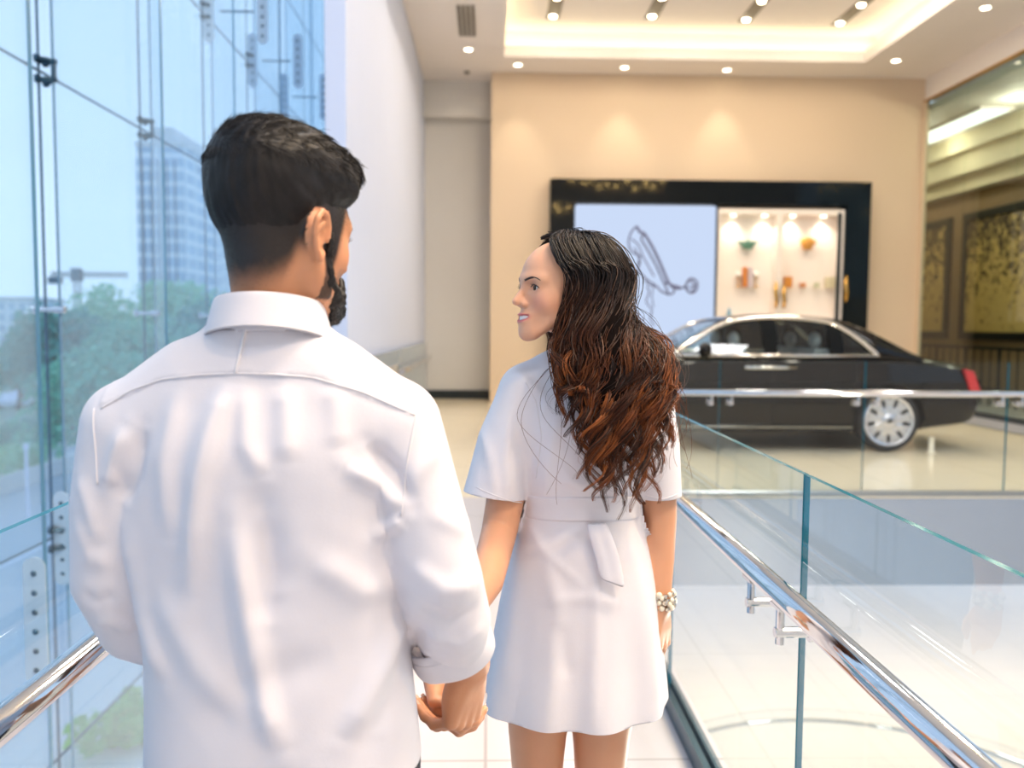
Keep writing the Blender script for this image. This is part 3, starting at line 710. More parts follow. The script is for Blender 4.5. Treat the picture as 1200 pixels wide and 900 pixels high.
# sides: window band between belt and arc, both sides
def arc(off):
    out = [(cx(788), cz(417)), (cx(815), cz(399.5)), (cx(843), cz(383)), (cx(866), cz(375.5)), (cx(893), cz(372.3)), (cx(918), cz(371.6)), (cx(950), cz(373)), (cx(978), cz(377.5)), (cx(1000), cz(390)), (cx(1015), cz(402)), (cx(1030), cz(416.5))]
    return out
AR = [tuple(q) for q in dense(arc(0), 4)]
zb = cz(417)
for sgn, nm_ in ((-1, 'near'), (1, 'far')):
    def P(x, z, o=0.0): return (x, YC+sgn*(yside(z)+o), z)
    # body skin between window and roof, and behind the quarter window
    top = MB(); ra = []
    for x, z in AR:
        zr = np.interp(x, [q[0] for q in RC], [q[1] for q in RC])-.03
        ra.append([P(x, max(z, 1.08)), P(x, max(zr, z))])
    top.grid(ra)
    x1 = AR[-1][0]; qs = [q for q in RC if q[0] > x1-.25]
    top.grid([[P(x, 1.06), P(x, max(1.065, z-.03))] for x, z in [(x1, np.interp(x1, [q[0] for q in RC], [q[1] for q in RC]))]+[q for q in RC if q[0] > x1]])
    top.build('side_panel', M['paint'], car, smooth=True, solid=.012)
    ch = MB(); ch.tube([P(x, z, .012) for x, z in AR], .030, 8); ch.tube([P(AR[0][0]-.1, zb, .012), P(AR[-1][0]+.02, zb, .012)], .026, 8)
    ch.build('window_chrome', M['chrome'], car, smooth=True)
    def zt(x): return float(np.interp(x, [q[0] for q in AR], [q[1] for q in AR]))
    def pane_(x0, x1, name, lean=0.0):
        g_ = MB(); xs = np.linspace(x0, x1, 12)
        g_.grid([[P(x, zb+(zt(x)-zb)*f) for f in (0, .33, .66, 1)] for x in xs]); g_.build(name, M['car_glass'], car, smooth=True)
    pane_(AR[0][0]+.02, cx(897), 'front_side_window'); pane_(cx(912), cx(976), 'rear_side_window'); pane_(cx(988), AR[-1][0]-.02, 'quarter_window')
    for xa, xb, name in ((cx(896), cx(913), 'centre_pillar'), (cx(974), cx(990), 'rear_window_divider')):
        g_ = MB(); xs = np.linspace(xa, xb, 4); g_.grid([[P(x, zb+(zt(x)-zb)*f, .006) for f in (0, .33, .66, 1)] for x in xs]); g_.build(name, M['black_gloss'], car, solid=.02)
    # mirror
    mm = MB(); mx_, mz_ = cx(823), cz(410); yy = YC+sgn*(HW*.92+.13)
    mm.ball((mx_, yy, mz_), (.075, .12, .085), 16, 10); mm.tube([(mx_-.02, YC+sgn*HW*.9, mz_-.06), (mx_, yy, mz_-.04)], .025, 8)
    mm.build('wing_mirror', M['paint'], car, smooth=True)
    hd = MB(); hz = cz(430.5); hw_ = HW*.985+.018
    hd.tube([(cx(871), YC+sgn*hw_, hz), (cx(931), YC+sgn*hw_, hz)], .017, 8, flat=1.3); hd.build('door_handle', M['chrome'], car, smooth=True)
    hd = MB(); hd.tube([(0.9, YC+sgn*(HW*1.0+.002), .30), (4.25, YC+sgn*(HW*1.0+.002), .30)], .012, 6); hd.build('sill_trim', M['chrome'], car)
    for xd in (cx(904), cx(812)-.15, cx(1003)):
        s_ = MB(); s_.tube([(xd, YC+sgn*HW*.992, .30), (xd, YC+sgn*(HW*1.0), .68), (xd, YC+sgn*HW*.992, .84), (xd, YC+sgn*HW*.958, 1.05)], .006, 6); s_.build('door_seam', M['well'], car)
    # tail and head lamps
    tl = MB(); x0_, x1_ = 5.655, 5.765
    tl.prism([(5.58, .98), (5.70, .955), (5.79, .72), (5.755, .68), (5.66, .72)], YC+sgn*HW*.80, YC+sgn*HW*.945, 'y'); tl.build('tail_light', M['red_lens'], car, bevel=.015)
    hl = MB(); hl.box(.395, .50, *(sorted((YC+sgn*HW*.56, YC+sgn*HW*.84))), .66, .78); hl.build('headlight', M['chrome'], car, bevel=.02)
# front grille and bumper strip, number plate recess
gr = MB(); gr.box(.37, .46, YC-.34, YC+.34, .42, .88); gr.build('grille', M['chrome'], car, bevel=.02)
for q in range(15): MB().box(.36, .371, YC-.31+q*.0435, YC-.31+q*.0435+.014, .46, .84).build('grille_bar', M['well'], car)
MB().tube([(5.845, YC-HW*.75, .52), (5.86, YC, .53), (5.845, YC+HW*.75, .52)], .02, 8).build('bumper_trim', M['chrome'], car)
MB().box(5.775, 5.83, YC-.27, YC+.27, .72, .85).build('plate_holder', M['well'], car, bevel=.01)
# wheels
def wheel(ax, y, sgn):
    w = MB(); w.lathe([(.295, -.115), (.345, -.125), (RT-.012, -.10), (RT, -.05), (RT, .05), (RT-.012, .10), (.345, .125), (.295, .115)], (0, 0, 0), 48, axis='y', closed=True)
    w.v = [(ax+a, y+b, RT+c) for a, b, c in w.v]
    o = w.build('tyre', M['tyre'], car, smooth=True)
    r = MB(); f = sgn  # outer face direction
    def Pn(rr, a, d): return (ax+rr*math.sin(a), y+f*d, RT+rr*math.cos(a))
    rim = [(.250, .075), (.262, .118), (.290, .128), (.302, .116), (.302, .09), (.285, .06)]
    n = 45; vs = [Pn(rr, 2*PI*j/n, d) for rr, d in rim for j in range(n)]
    r.add(vs, [(i*n+j, i*n+(j+1) % n, (i+1)*n+(j+1) % n, (i+1)*n+j) for i in range(len(rim)-1) for j in range(n)])
    for s_ in range(9):
        a = 2*PI*s_/9
        cross = [(.05, .348), (.145, .345), (.185, .235), (.262, .27)]
        top = [Pn(rr, a-h, .105+(.02 if rr < .1 else .0)+.012*(rr/.26)) for rr, h in cross] + [Pn(rr, a+h, .105+(.02 if rr < .1 else .0)+.012*(rr/.26)) for rr, h in cross[::-1]]
        bot = [(p[0], p[1]-f*.045, p[2]) for p in top]
        r.add(top+bot, [tuple(range(8)), tuple(range(15, 7, -1))]+[(i, (i+1) % 8, 8+(i+1) % 8, 8+i) for i in range(8)])
    rw = r.build('rim', M['alloy'], car)
    h = MB(); n = 24; prof = [(.001, .140), (.055, .138), (.085, .128), (.09, .11), (.001, .10)]
    h.add([Pn(rr, 2*PI*j/n, d) for rr, d in prof for j in range(n)], [(i*n+j, i*n+(j+1) % n, (i+1)*n+(j+1) % n, (i+1)*n+j) for i in range(len(prof)-1) for j in range(n)])
    h.build('hub_cap', M['alloy'], car, smooth=True)
    e = MB()
    for q in (-1, 1): e.box(ax-.022+q*.014, ax+.022+q*.014, *sorted((y+f*.139, y+f*.142)), RT-.016+q*.008, RT+.016+q*.008)
    e.build('hub_emblem', M['black_gloss'], car)
    d = MB(); d.cyl((ax, y-f*.02, RT), (ax, y+f*.02, RT), .275, 40); d.build('brake_disc', M['well'], car)
for ax in (XR_, XF_):
    wheel(ax, YN+.155, -1); wheel(ax, YFAR-.155, 1)
# interior
for sx in (2.75, 3.75):
    for sy in (YC-.42, YC+.42):
        s_ = MB(); s_.box(sx-.26, sx+.26, sy-.26, sy+.26, .55, .72).box(sx+.14, sx+.32, sy-.26, sy+.26, .72, 1.20); s_.ball((sx+.24, sy, 1.30), (.06, .14, .10), 14, 8)
        s_.build('seat', M['hide'], car, smooth=False, bevel=.04)
MB().box(2.05, 4.45, YC-.80, YC+.80, .40, .55).build('cabin_floor', M['well'], car)
MB().box(2.05, 2.30, YC-.80, YC+.80, .9, 1.12).build('dashboard', M['well'], car, bevel=.03)
w_ = MB(); w_.lathe([(.17, -.012), (.19, -.012), (.19, .012), (.17, .012)], (0, 0, 0), 24, axis='x', closed=True); w_.v = [(2.45+a, YC+.42+b, 1.10+c) for a, b, c in w_.v]; w_.build('steering_wheel', M['well'], car, smooth=True)
# small cream post on the floor behind the car's wheel
t = thing('barrier_post', 'short cream post on the floor behind the car wheel', 'post', un(1091, 531, Z=0.0))
px_ = t.location
MB().lathe([(.001, 0), (.05, 0), (.05, .015), (.03, .02), (.03, .17), (.035, .185), (.001, .19)], px_, 16).build('post_body', pm('cream_metal', 240, 228, 204), t, smooth=True)
# ================================================================== outside
GZ = -6.0
M['asphalt'] = pbr('asphalt', lin(168, 184, 200), .8, 0, .08, 3)
M['pave'] = pbr('pavement', lin(206, 212, 218), .8, 0, .06, 2)
M['soil'] = pbr('lawn', lin(128, 166, 158), .9, 0, .2, 1.2)
def leafmat(n, c): M[n] = pbr(n, lin(*c), .6, 0, .35, 1.4, trans=.25)
leafmat('leaf_a', (104, 186, 156)); leafmat('leaf_b', (140, 208, 168)); leafmat('leaf_c', (78, 164, 150)); leafmat('leaf_d', (140, 200, 110))
M['bark'] = pbr('bark', lin(92, 84, 78), .9, 0, .15, 12)
box_obj('ground', M['soil'], -400, -3.2, -20, 500, GZ-.5, GZ-.02, **S)
box_obj('pavement', M['pave'], -8.5, -2.9, -20, 60, GZ-.3, GZ, **S)
box_obj('road', M['asphalt'], -21, -8.5, -20, 140, GZ-.3, GZ-.008, **S)
box_obj('pavement_far', M['pave'], -24, -21, -20, 140, GZ-.3, GZ, **S)
box_obj('road_cross', M['asphalt'], -120, -24, 46, 54, GZ-.3, GZ-.008, **S)
box_obj('trim_10', M['white_wall'], -14.9, -14.7, -20, 140, GZ-.009, GZ-.002, **S)
box_obj('trim_11', M['white_wall'], -8.7, -8.5, -20, 60, GZ, GZ+.12, **S)
rl = random.Random(5)
def leaves(m, c, r, n, size, squash=.8):
    for _ in range(n):
        a = rl.random()*2*PI; u = rl.uniform(-1, 1); k = (.55+.5*rl.random()); s_ = math.sqrt(1-u*u)
        p = Vector((c[0]+r*k*s_*math.cos(a), c[1]+r*k*s_*math.sin(a), c[2]+r*squash*k*u))
        nrm = Vector((rl.gauss(0, 1), rl.gauss(0, 1), rl.gauss(0, 1)+.8)).normalized(); t_ = nrm.orthogonal().normalized(); b_ = nrm.cross(t_)
        sz = size*rl.uniform(.6, 1.3)
        m.add([p+t_*sz, p+b_*sz*.6, p-t_*sz, p-b_*sz*.6], [(0, 1, 2, 3)])
def tree(x, y, h, r, mat, label, seed):
    global rl
    rl = random.Random(seed); t = thing('tree', label, 'tree', (x, y, GZ), 'street trees outside the window')
    m = MB(); m.tube([(x, y, GZ), (x+.1, y, GZ+h*.3), (x-.05, y+.1, GZ+h*.6)], [h*.028, h*.022, h*.01], 8)
    for k in range(5):
        a = k*1.3; m.tube([(x+.08, y, GZ+h*.28), (x+r*.45*math.cos(a), y+r*.45*math.sin(a), GZ+h*.58)], [h*.013, h*.004], 6)
    m.build('trunk', M['bark'], t, smooth=True)
    m = MB(); n = 11
    for k in range(n):
        a = 2*PI*k/n*1.618*3; rr = r*.55*rl.uniform(.5, 1.1); zz = GZ+h*(.42+.42*rl.random()); q = r*rl.uniform(.38, .55)
        leaves(m, (x+rr*math.cos(a), y+rr*math.sin(a), zz), q, 170, h*.030)
    leaves(m, (x, y, GZ+h*.66), r*.6, 300, h*.03); leaves(m, (x, y, GZ+h*.80), r*.5, 220, h*.03)
    m.build('crown', M[mat], t, fix=False)
TR = [(62, 57, 55, 8.9, 3.2, 'leaf_c', 'dark bushy tree beside the main window post, left of the crane'),
      (20, 62, 70, 6.6, 3.0, 'leaf_c', 'dark low tree at far left of the window view, beyond the road'),
      (125, 60, 76, 11.2, 4.6, 'leaf_b', 'light green tree just right of the crane'),
      (160, 60, 47, 7.8, 3.3, 'leaf_a', 'tree under the blue tower, left of the second window joint'),
      (205, 58, 66, 11.2, 4.6, 'leaf_b', 'tall light green tree under the blue tower'),
      (100, 60, 38, 6.6, 2.8, 'leaf_a', 'lower tree between the main window post and the man\'s shoulder'),
      (245, 60, 56, 9.6, 3.8, 'leaf_c', 'dark green tree partly behind the man\'s collar'),
      (285, 60, 76, 9.6, 4.0, 'leaf_a', 'tree hidden partly behind the man\'s head and neck'),
      (75, 60, 90, 9.0, 4.0, 'leaf_b', 'distant pale tree under the crane')]
for i, (px, _, y, h, r, mt, lab) in enumerate(TR): tree(un(px, 400, Y=y).x, y, h, r, mt, lab, 20+i)
def bush(x, y, sx, sy, h, mat, label, seed, cat='bush', name='bush'):
    global rl
    rl = random.Random(seed); m = MB(); n = max(4, int(sx*sy/1.2))
    for k in range(n):
        leaves(m, (x+rl.uniform(-.5, .5)*sx*.8, y+rl.uniform(-.5, .5)*sy*.9, GZ+h*.55), h*.5, 150, .12, .95)
    t = thing(name, label, cat, (x, y, GZ))
    m.build('foliage', M[mat], t, fix=False)
    MB().tube([(x, y, GZ), (x, y, GZ+h*.7)], [.06, .02], 6).build('stem', M['bark'], t)
bush(-23.0, 40.0, 1.9, 9, 1.5, 'leaf_b', 'clipped light green hedge behind the planter wall across the road', 51, 'hedge', 'hedge')
bush(-22.9, 31.5, 1.7, 5, 1.3, 'leaf_c', 'dark hedge at the near end of the planter wall', 52, 'hedge', 'hedge')
p = un(133, 850, Z=GZ+.4)
bush(p.x, p.y, 1.3, 1.3, .8, 'leaf_d', 'small bright green shrub on the pavement below the railing', 53)
bush(-27.5, 50, 3, 5, 1.8, 'leaf_c', 'rounded dark shrub beyond the hedge', 54)
o = box_obj('planter_wall', M['pave'], -21.15, -21.0, 28, 46, GZ, GZ+.75, label='low pale planter wall in front of the hedge across the road', cat='planter')
# tower and city blocks
def facade_mat(n, wall, glassc, fw, fh):
    m, nt, out = nodes(n); b = N(nt, 'ShaderNodeBsdfPrincipled', Roughness=.5)
    tc = N(nt, 'ShaderNodeTexCoord'); sp = N(nt, 'ShaderNodeSeparateXYZ'); L(nt, tc.outputs['Object'], sp.inputs[0])
    ad = N(nt, 'ShaderNodeMath', operation='ADD'); L(nt, sp.outputs['X'], ad.inputs[0]); L(nt, sp.outputs['Y'], ad.inputs[1])
    cb = N(nt, 'ShaderNodeCombineXYZ'); L(nt, ad.outputs[0], cb.inputs['X']); L(nt, sp.outputs['Z'], cb.inputs['Y'])
    br = N(nt, 'ShaderNodeTexBrick', Scale=1.0); br.offset = 0
    br.inputs['Color1'].default_value = glassc; br.inputs['Color2'].default_value = tuple(c*.82 for c in glassc[:3])+(1,); br.inputs['Mortar'].default_value = wall
    br.inputs['Brick Width'].default_value = fw; br.inputs['Row Height'].default_value = fh; br.inputs['Mortar Size'].default_value = fh*.17
    L(nt, cb.outputs[0], br.inputs['Vector']); L(nt, br.outputs['Color'], b.inputs['Base Color']); L(nt, b.outputs[0], out.inputs['Surface']); return m
M['tower'] = facade_mat('tower_facade', lin(222, 234, 244), lin(160, 194, 222), 7.0, 3.4)  # distance haze put into the pale tower colours
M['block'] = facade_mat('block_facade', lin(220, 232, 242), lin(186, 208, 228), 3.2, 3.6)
def building(name, px0, px1, ptop, y, depth, mat, label, crown=True):
    a, b = un(px0, 300, Y=y), un(px1, 300, Y=y); zt = un((px0+px1)/2, ptop, Y=y).z
    t = thing(name, label, 'building', ((a.x+b.x)/2, y+depth/2, GZ), 'buildings outside the window')
    MB().box(a.x, b.x, y, y+depth, GZ, zt).build('tower_block', M[mat], t)
    w = b.x-a.x
    MB().box(a.x-.3, b.x+.3, y-.3, y+depth+.3, zt, zt+1.2).build('parapet', M['pave'], t)
    if crown:
        MB().box(a.x+w*.25, b.x-w*.3, y+2, y+depth-2, zt+1.2, zt+5).build('roof_plant', M['pave'], t)
        for k in range(6): MB().box(a.x+w*(k+.12)/6, a.x+w*(k+.75)/6, y-1.3, y-.02, GZ+5, zt-3).build('balcony_stack', M['tower'], t)
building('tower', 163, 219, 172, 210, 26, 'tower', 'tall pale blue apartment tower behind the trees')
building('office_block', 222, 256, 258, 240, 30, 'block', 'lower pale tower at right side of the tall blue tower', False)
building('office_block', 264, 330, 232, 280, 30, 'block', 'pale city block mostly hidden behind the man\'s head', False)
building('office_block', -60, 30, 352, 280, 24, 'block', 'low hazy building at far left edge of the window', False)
# crane
cr = thing('tower_crane', 'slim grey tower crane on the skyline beside the window post', 'crane', un(91, 380, Y=190))
yq = 190; a = un(91, 356, Y=yq); zt = un(91, 322, Y=yq).z
def truss(m, p0, p1, w, n):
    p0, p1 = Vector(p0), Vector(p1); d = (p1-p0).normalized(); u = d.orthogonal().normalized()*w; v = d.cross(u).normalized()*w
    cs = [u+v, u-v, -u-v, -u+v]
    for c_ in cs: m.tube([p0+c_, p1+c_], .09, 4)
    for k in range(n):
        f0, f1 = p0.lerp(p1, k/n), p0.lerp(p1, (k+1)/n)
        for j in range(4): m.tube([f0+cs[j], f1+cs[(j+1) % 4]], .05, 4)
m = MB(); truss(m, (a.x, yq, GZ), (a.x, yq, zt+1), .55, 14); m.build('mast', M['fit'], cr)
l = un(60, 322, Y=yq); r = un(150, 323, Y=yq)
m = MB(); truss(m, (l.x, yq, zt), (r.x, yq, zt), .36, 18); m.build('jib', M['fit'], cr)
MB().box(l.x-.3, l.x+2.0, yq-1, yq+1, zt-2.0, zt-.5).build('counterweight', M['fit'], cr); MB().box(a.x-.9, a.x+.9, yq-1, yq+1, zt-1.5, zt+1.4).build('cab', M['fit'], cr)
# cars on the road
def small_car(x, y, col, label):
    t = thing('parked_car', label, 'car', (x, y, GZ), 'cars parked outside'); 
    m = MB(); pr = [(-2.1, .3), (-2.1, .75), (-1.2, .92), (-.6, 1.42), (.8, 1.45), (1.5, .95), (2.1, .85), (2.15, .3)]
    m.prism([(y+a, GZ+b) for a, b in pr], x-.85, x+.85, 'x'); m.build('body', col, t, bevel=.08)
    MB().prism([(y+a, GZ+b) for a, b in [(-1.08, .95), (-.55, 1.36), (.74, 1.38), (1.32, .97)]], x-.86, x+.86, 'x').build('side_glass', M['black_gloss'], t)
    for sy in (-1.3, 1.3):
        for sx in (-.78, .78):
            MB().cyl((x+sx-.1, y+sy, GZ+.32), (x+sx+.1, y+sy, GZ+.32), .32, 16).build('wheel', M['tyre'], t)
p = un(20, 468, Z=GZ+.7); small_car(p.x, p.y, M['white_wall'], 'white car parked on the street at far left')
p = un(58, 480, Z=GZ+.7); small_car(p.x, p.y+6, M['fascia'], 'grey car parked behind the main window post')
# lamp standards / bollards
t = thing('bollard', 'slim white post on the pavement beyond the window', 'post', un(33, 605, Z=GZ)); q = t.location
zt = un(33, 520, Y=q.y).z
MB().lathe([(.001, GZ), (.09, GZ), (.06, GZ+.1), (.06, zt-.25), (.10, zt-.2), (.10, zt), (.001, zt)], (q.x, q.y, 0), 12).build('post_body', M['white_wall'], t)

# ================================================================== light
def sky():
    w = bpy.data.worlds.new('sky'); SC.world = w; w.use_nodes = True; nt = w.node_tree; nt.nodes.clear()
    out = nt.nodes.new('ShaderNodeOutputWorld'); bg = nt.nodes.new('ShaderNodeBackground')
    tc = nt.nodes.new('ShaderNodeTexCoord'); sp = nt.nodes.new('ShaderNodeSeparateXYZ'); L(nt, tc.outputs['Generated'], sp.inputs[0])
    cr = nt.nodes.new('ShaderNodeValToRGB'); e = cr.color_ramp.elements
    e[0].position = 0.0; e[0].color = (0.86, 0.97, 1.14, 1); e[1].position = .55; e[1].color = (0.70, 0.83, 1.06, 1)
    n1 = cr.color_ramp.elements.new(.12); n1.color = (0.88, 0.99, 1.15, 1)
    nz = nt.nodes.new('ShaderNodeTexNoise'); nz.inputs['Scale'].default_value = 3.0; nz.inputs['Detail'].default_value = 4.0
    mp = nt.nodes.new('ShaderNodeMapping'); mp.inputs['Scale'].default_value = (1, 1, 3); L(nt, tc.outputs['Generated'], mp.inputs[0]); L(nt, mp.outputs[0], nz.inputs['Vector'])
    mr = nt.nodes.new('ShaderNodeMapRange'); mr.inputs['To Min'].default_value = .90; mr.inputs['To Max'].default_value = 1.08; L(nt, nz.outputs['Fac'], mr.inputs['Value'])
    L(nt, sp.outputs['Z'], cr.inputs[0]); L(nt, cr.outputs[0], bg.inputs['Color'])
    mu = nt.nodes.new('ShaderNodeMath'); mu.operation = 'MULTIPLY'; mu.inputs[1].default_value = SKY; L(nt, mr.outputs[0], mu.inputs[0]); L(nt, mu.outputs[0], bg.inputs['Strength'])
    L(nt, bg.outputs[0], out.inputs['Surface'])
SKY = 1.2
sky()
def lamp(kind, name, loc, energy, col, target=None, **kw):
    d = bpy.data.lights.new(name, kind); d.energy = energy; d.color = col
    for k, v in kw.items(): setattr(d, k, v)
    o = bpy.data.objects.new(name, d); COL.objects.link(o); o.location = loc
    if target is not None: o.rotation_euler = (Vector(target)-Vector(loc)).to_track_quat('-Z', 'Y').to_euler()
    return o
WARM = (1.0, .87, .70)
for i, p in enumerate(DLP):
    lamp('SPOT', 'downlight_spot', (p.x, p.y, CZ-.03), 66, WARM, (p.x, p.y+.02, 0), spot_size=1.15, spot_blend=.7, shadow_soft_size=.06)
for x in (.9, 2.9, 4.9):   # lamps grazing the beige wall
    pass
# the tray's cove light and the linear fixtures
for x in (1.2, 3.4, 5.6):
    for y in (10.6, 12.0, 13.4):
        lamp('AREA', 'tray_lamp', (x, y, UZ-.03), 42, WARM, (x, y, 0), shape='RECTANGLE', size=.2, size_y=1.4)
# store behind the glass
for y in (12, 15, 18, 20.5): lamp('POINT', 'store_lamp', (9.3, y, 5.2), 36, (1., .90, .70), shadow_soft_size=.15)
# warm spots added out of view at right; fill added for the lower floor
for x, y in ((3.2, 1.0), (3.2, -1.8), (4.6, 3.6)):
    lamp('SPOT', 'warm_side_spot', (x, y, 8.5), 1150, (1., .72, .42), (0.2, 1.3, 1.0), spot_size=.9, spot_blend=.8, shadow_soft_size=.2)
for x, y in ((3, 4), (7, 8), (4, 13), (9, 14)): lamp('POINT', 'lower_floor_fill', (x, y, -1.2), 300, (1., .90, .76), shadow_soft_size=.3)
for x, y in ((1.6, -3.5), (1.6, .5), (1.6, 4.5), (6.0, -3.5), (6.0, .5), (6.0, 4.5)):  # area lights of the added, unseen hall panels
    lamp('AREA', 'hall_fill', (x, y, 8.6), 155, (.96, .97, 1.0), (x, y, 0), shape='SQUARE', size=1.2)
vs = SC.view_settings; SC.display_settings.display_device = 'sRGB'
vs.view_transform = 'Standard'; vs.look = 'None'; vs.gamma = 1.0; vs.use_curve_mapping = False; vs.exposure = -0.05
SC.cycles.max_bounces = 10; SC.cycles.transparent_max_bounces = 40; SC.cycles.use_denoising = True; SC.cycles.caustics_reflective = False; SC.cycles.caustics_refractive = False; SC.cycles.sample_clamp_indirect = 6
# ================================================================== smooth solid modelling for the people
class Field:
    """distance field on a rectilinear grid (fine where asked), turned into one closed mesh"""
    def __init__(s, lo, hi, step, fine=()):
        s.ax = []
        for i in range(3):
            bands = [(f[0][i], f[1][i], f[2]) for f in fine]
            v = [lo[i]]
            while v[-1] < hi[i]:
                h = step
                for a, b, q in bands:
                    if a-.012 <= v[-1] <= b+.012: h = min(h, q)
                v.append(v[-1]+h)
            s.ax.append(np.array(v, dtype=np.float32))
        s.F = np.full([len(a) for a in s.ax], .3, dtype=np.float32)
    def sub(s, lo, hi, pad):
        sl = []
        for i in range(3):
            a = max(0, int(np.searchsorted(s.ax[i], lo[i]-pad))-1); b = min(len(s.ax[i]), int(np.searchsorted(s.ax[i], hi[i]+pad))+1); sl.append(slice(a, b))
        if any(q.stop-q.start < 2 for q in sl): return None
        X, Y, Z = [s.ax[i][sl[i]].reshape([-1 if j == i else 1 for j in range(3)]) for i in range(3)]
        return tuple(sl), X, Y, Z
    def put(s, sl, d, k, op):
        d = d.astype(np.float32); A = s.F[sl]
        if op == 'u':
            if k > 0: h = np.maximum(k-np.abs(A-d), 0)/k; s.F[sl] = np.minimum(A, d)-h*h*k*.25
            else: s.F[sl] = np.minimum(A, d)
        else:
            d = -d
            if k > 0: h = np.maximum(k-np.abs(A-d), 0)/k; s.F[sl] = np.maximum(A, d)+h*h*k*.25
            else: s.F[sl] = np.maximum(A, d)
    def ell(s, c, r, R=None, k=.01, op='u'):
        m = max(r); g = s.sub([q-m for q in c], [q+m for q in c], k+.02)
        if g is None: return
        sl, X, Y, Z = g; dx, dy, dz = X-c[0], Y-c[1], Z-c[2]
        if R is not None: dx, dy, dz = [R[0][i]*dx+R[1][i]*dy+R[2][i]*dz for i in range(3)]
        k0 = np.sqrt((dx/r[0])**2+(dy/r[1])**2+(dz/r[2])**2); k1 = np.sqrt((dx/r[0]**2)**2+(dy/r[1]**2)**2+(dz/r[2]**2)**2)
        s.put(sl, k0*(k0-1)/np.maximum(k1, 1e-6), k, op)
    def chain(s, P, r, k=.01, op='u', flat=None):
        """rounded limb through points with radii; flat = (direction, factor) squeezes the section"""
        P = [np.array(p, dtype=float) for p in P]; r = r if isinstance(r, (list, tuple)) else [r]*len(P)
        m = max(r); lo = np.min(P, axis=0)-m; hi = np.max(P, axis=0)+m; g = s.sub(lo, hi, k+.02)
        if g is None: return
        sl, X, Y, Z = g; D = None
        for i in range(len(P)-1):
            a, b = P[i], P[i+1]; ab = b-a; L2 = float(ab@ab)+1e-12
            px, py, pz = X-a[0], Y-a[1], Z-a[2]
            t = np.clip((px*ab[0]+py*ab[1]+pz*ab[2])/L2, 0, 1)
            qx, qy, qz = px-t*ab[0], py-t*ab[1], pz-t*ab[2]
            d2 = qx*qx+qy*qy+qz*qz
            if flat is not None:
                n, f = flat; dn = qx*n[0]+qy*n[1]+qz*n[2]; d2 = d2+dn*dn*(1/f**2-1)
            d = np.sqrt(d2)-(r[i]+(r[i+1]-r[i])*t)
            if flat is not None: d = d*flat[1]
            D = d if D is None else np.minimum(D, d)
        s.put(sl, D, k, op)
    def loft(s, T, k=.01, n=2.2, pad=.03):
        """stack of ovals: rows of z, cx, cy, a, b"""
        T = np.array(sorted(T)); zl, zh = T[0, 0], T[-1, 0]
        g = s.sub((np.min(T[:, 1]-T[:, 3]), np.min(T[:, 2]-T[:, 4]), zl), (np.max(T[:, 1]+T[:, 3]), np.max(T[:, 2]+T[:, 4]), zh), k+pad)
        if g is None: return
        sl, X, Y, Z = g; z = np.clip(Z, zl, zh)
        def ip(c):   # smooth interpolation down the stack
            zz = T[:, 0]; v = T[:, c]; m = np.gradient(v, zz); i = np.clip(np.searchsorted(zz, z, side='right')-1, 0, len(zz)-2)
            h = zz[i+1]-zz[i]; t = (z-zz[i])/h
            return (2*t**3-3*t**2+1)*v[i]+(t**3-2*t**2+t)*h*m[i]+(-2*t**3+3*t**2)*v[i+1]+(t**3-t**2)*h*m[i+1]
        cx_, cy_, a, b = ip(1), ip(2), ip(3), ip(4)
        rho = (np.abs((X-cx_)/a)**n+np.abs((Y-cy_)/b)**n)**(1/n)
        d = (rho-1)*np.minimum(a, b); dz = np.abs(Z-z)
        s.put(sl, np.where(dz > 0, np.sqrt(np.maximum(d, 0)**2+dz**2)+np.minimum(d, 0)*0, d), k, 'u')
    def value(s, p):
        i, t = [], []
        for q in range(3):
            k = int(np.clip(np.searchsorted(s.ax[q], p[q])-1, 0, len(s.ax[q])-2)); i.append(k); t.append((p[q]-s.ax[q][k])/(s.ax[q][k+1]-s.ax[q][k]))
        A = s.F[i[0]:i[0]+2, i[1]:i[1]+2, i[2]:i[2]+2].astype(float)
        A = A[0]*(1-t[0])+A[1]*t[0]; A = A[0]*(1-t[1])+A[1]*t[1]; return A[0]*(1-t[2])+A[1]*t[2]
    def front(s, H, x, z, y0=.13, lift=0.0):
        """foremost point of the face at head-local x, z"""
        y = y0
        while y > .0:
            if s.value(H.p(x, y, z)) < 0: break
            y -= .0006
        return Vector(H.p(x, y+lift, z))
    def mesh(s, smooth=2, iso=0.0):
        F = s.F-iso; S = F < 0; n = F.shape
        c8 = [(i, j, k) for i in (0, 1) for j in (0, 1) for k in (0, 1)]
        v = lambda A, c: A[c[0]:n[0]-1+c[0], c[1]:n[1]-1+c[1], c[2]:n[2]-1+c[2]]
        cnt = np.zeros([q-1 for q in n], dtype=np.int8)
        for c in c8: cnt += v(S, c)
        act = (cnt > 0) & (cnt < 8); idx = np.argwhere(act); N_ = len(idx)
        vid = np.full(act.shape, -1, dtype=np.int32); vid[act] = np.arange(N_)
        val = {c: F[idx[:, 0]+c[0], idx[:, 1]+c[1], idx[:, 2]+c[2]] for c in c8}
        acc = np.zeros((N_, 3)); w = np.zeros(N_)
        for a in c8:
            for ax in range(3):
                if a[ax] == 1: continue
                b = list(a); b[ax] = 1; b = tuple(b); fa, fb = val[a], val[b]
                cr = (fa < 0) != (fb < 0); t = np.where(cr, fa/np.where(cr, fa-fb, 1), 0)
                p = np.tile(np.array(a, dtype=float), (N_, 1)); p[:, ax] += t; acc += p*cr[:, None]; w += cr
        loc = acc/w[:, None]; V = np.zeros((N_, 3))
        for q in range(3):
            a = s.ax[q]; i = idx[:, q]; V[:, q] = a[i]+loc[:, q]*(a[i+1]-a[i])
        quads = []
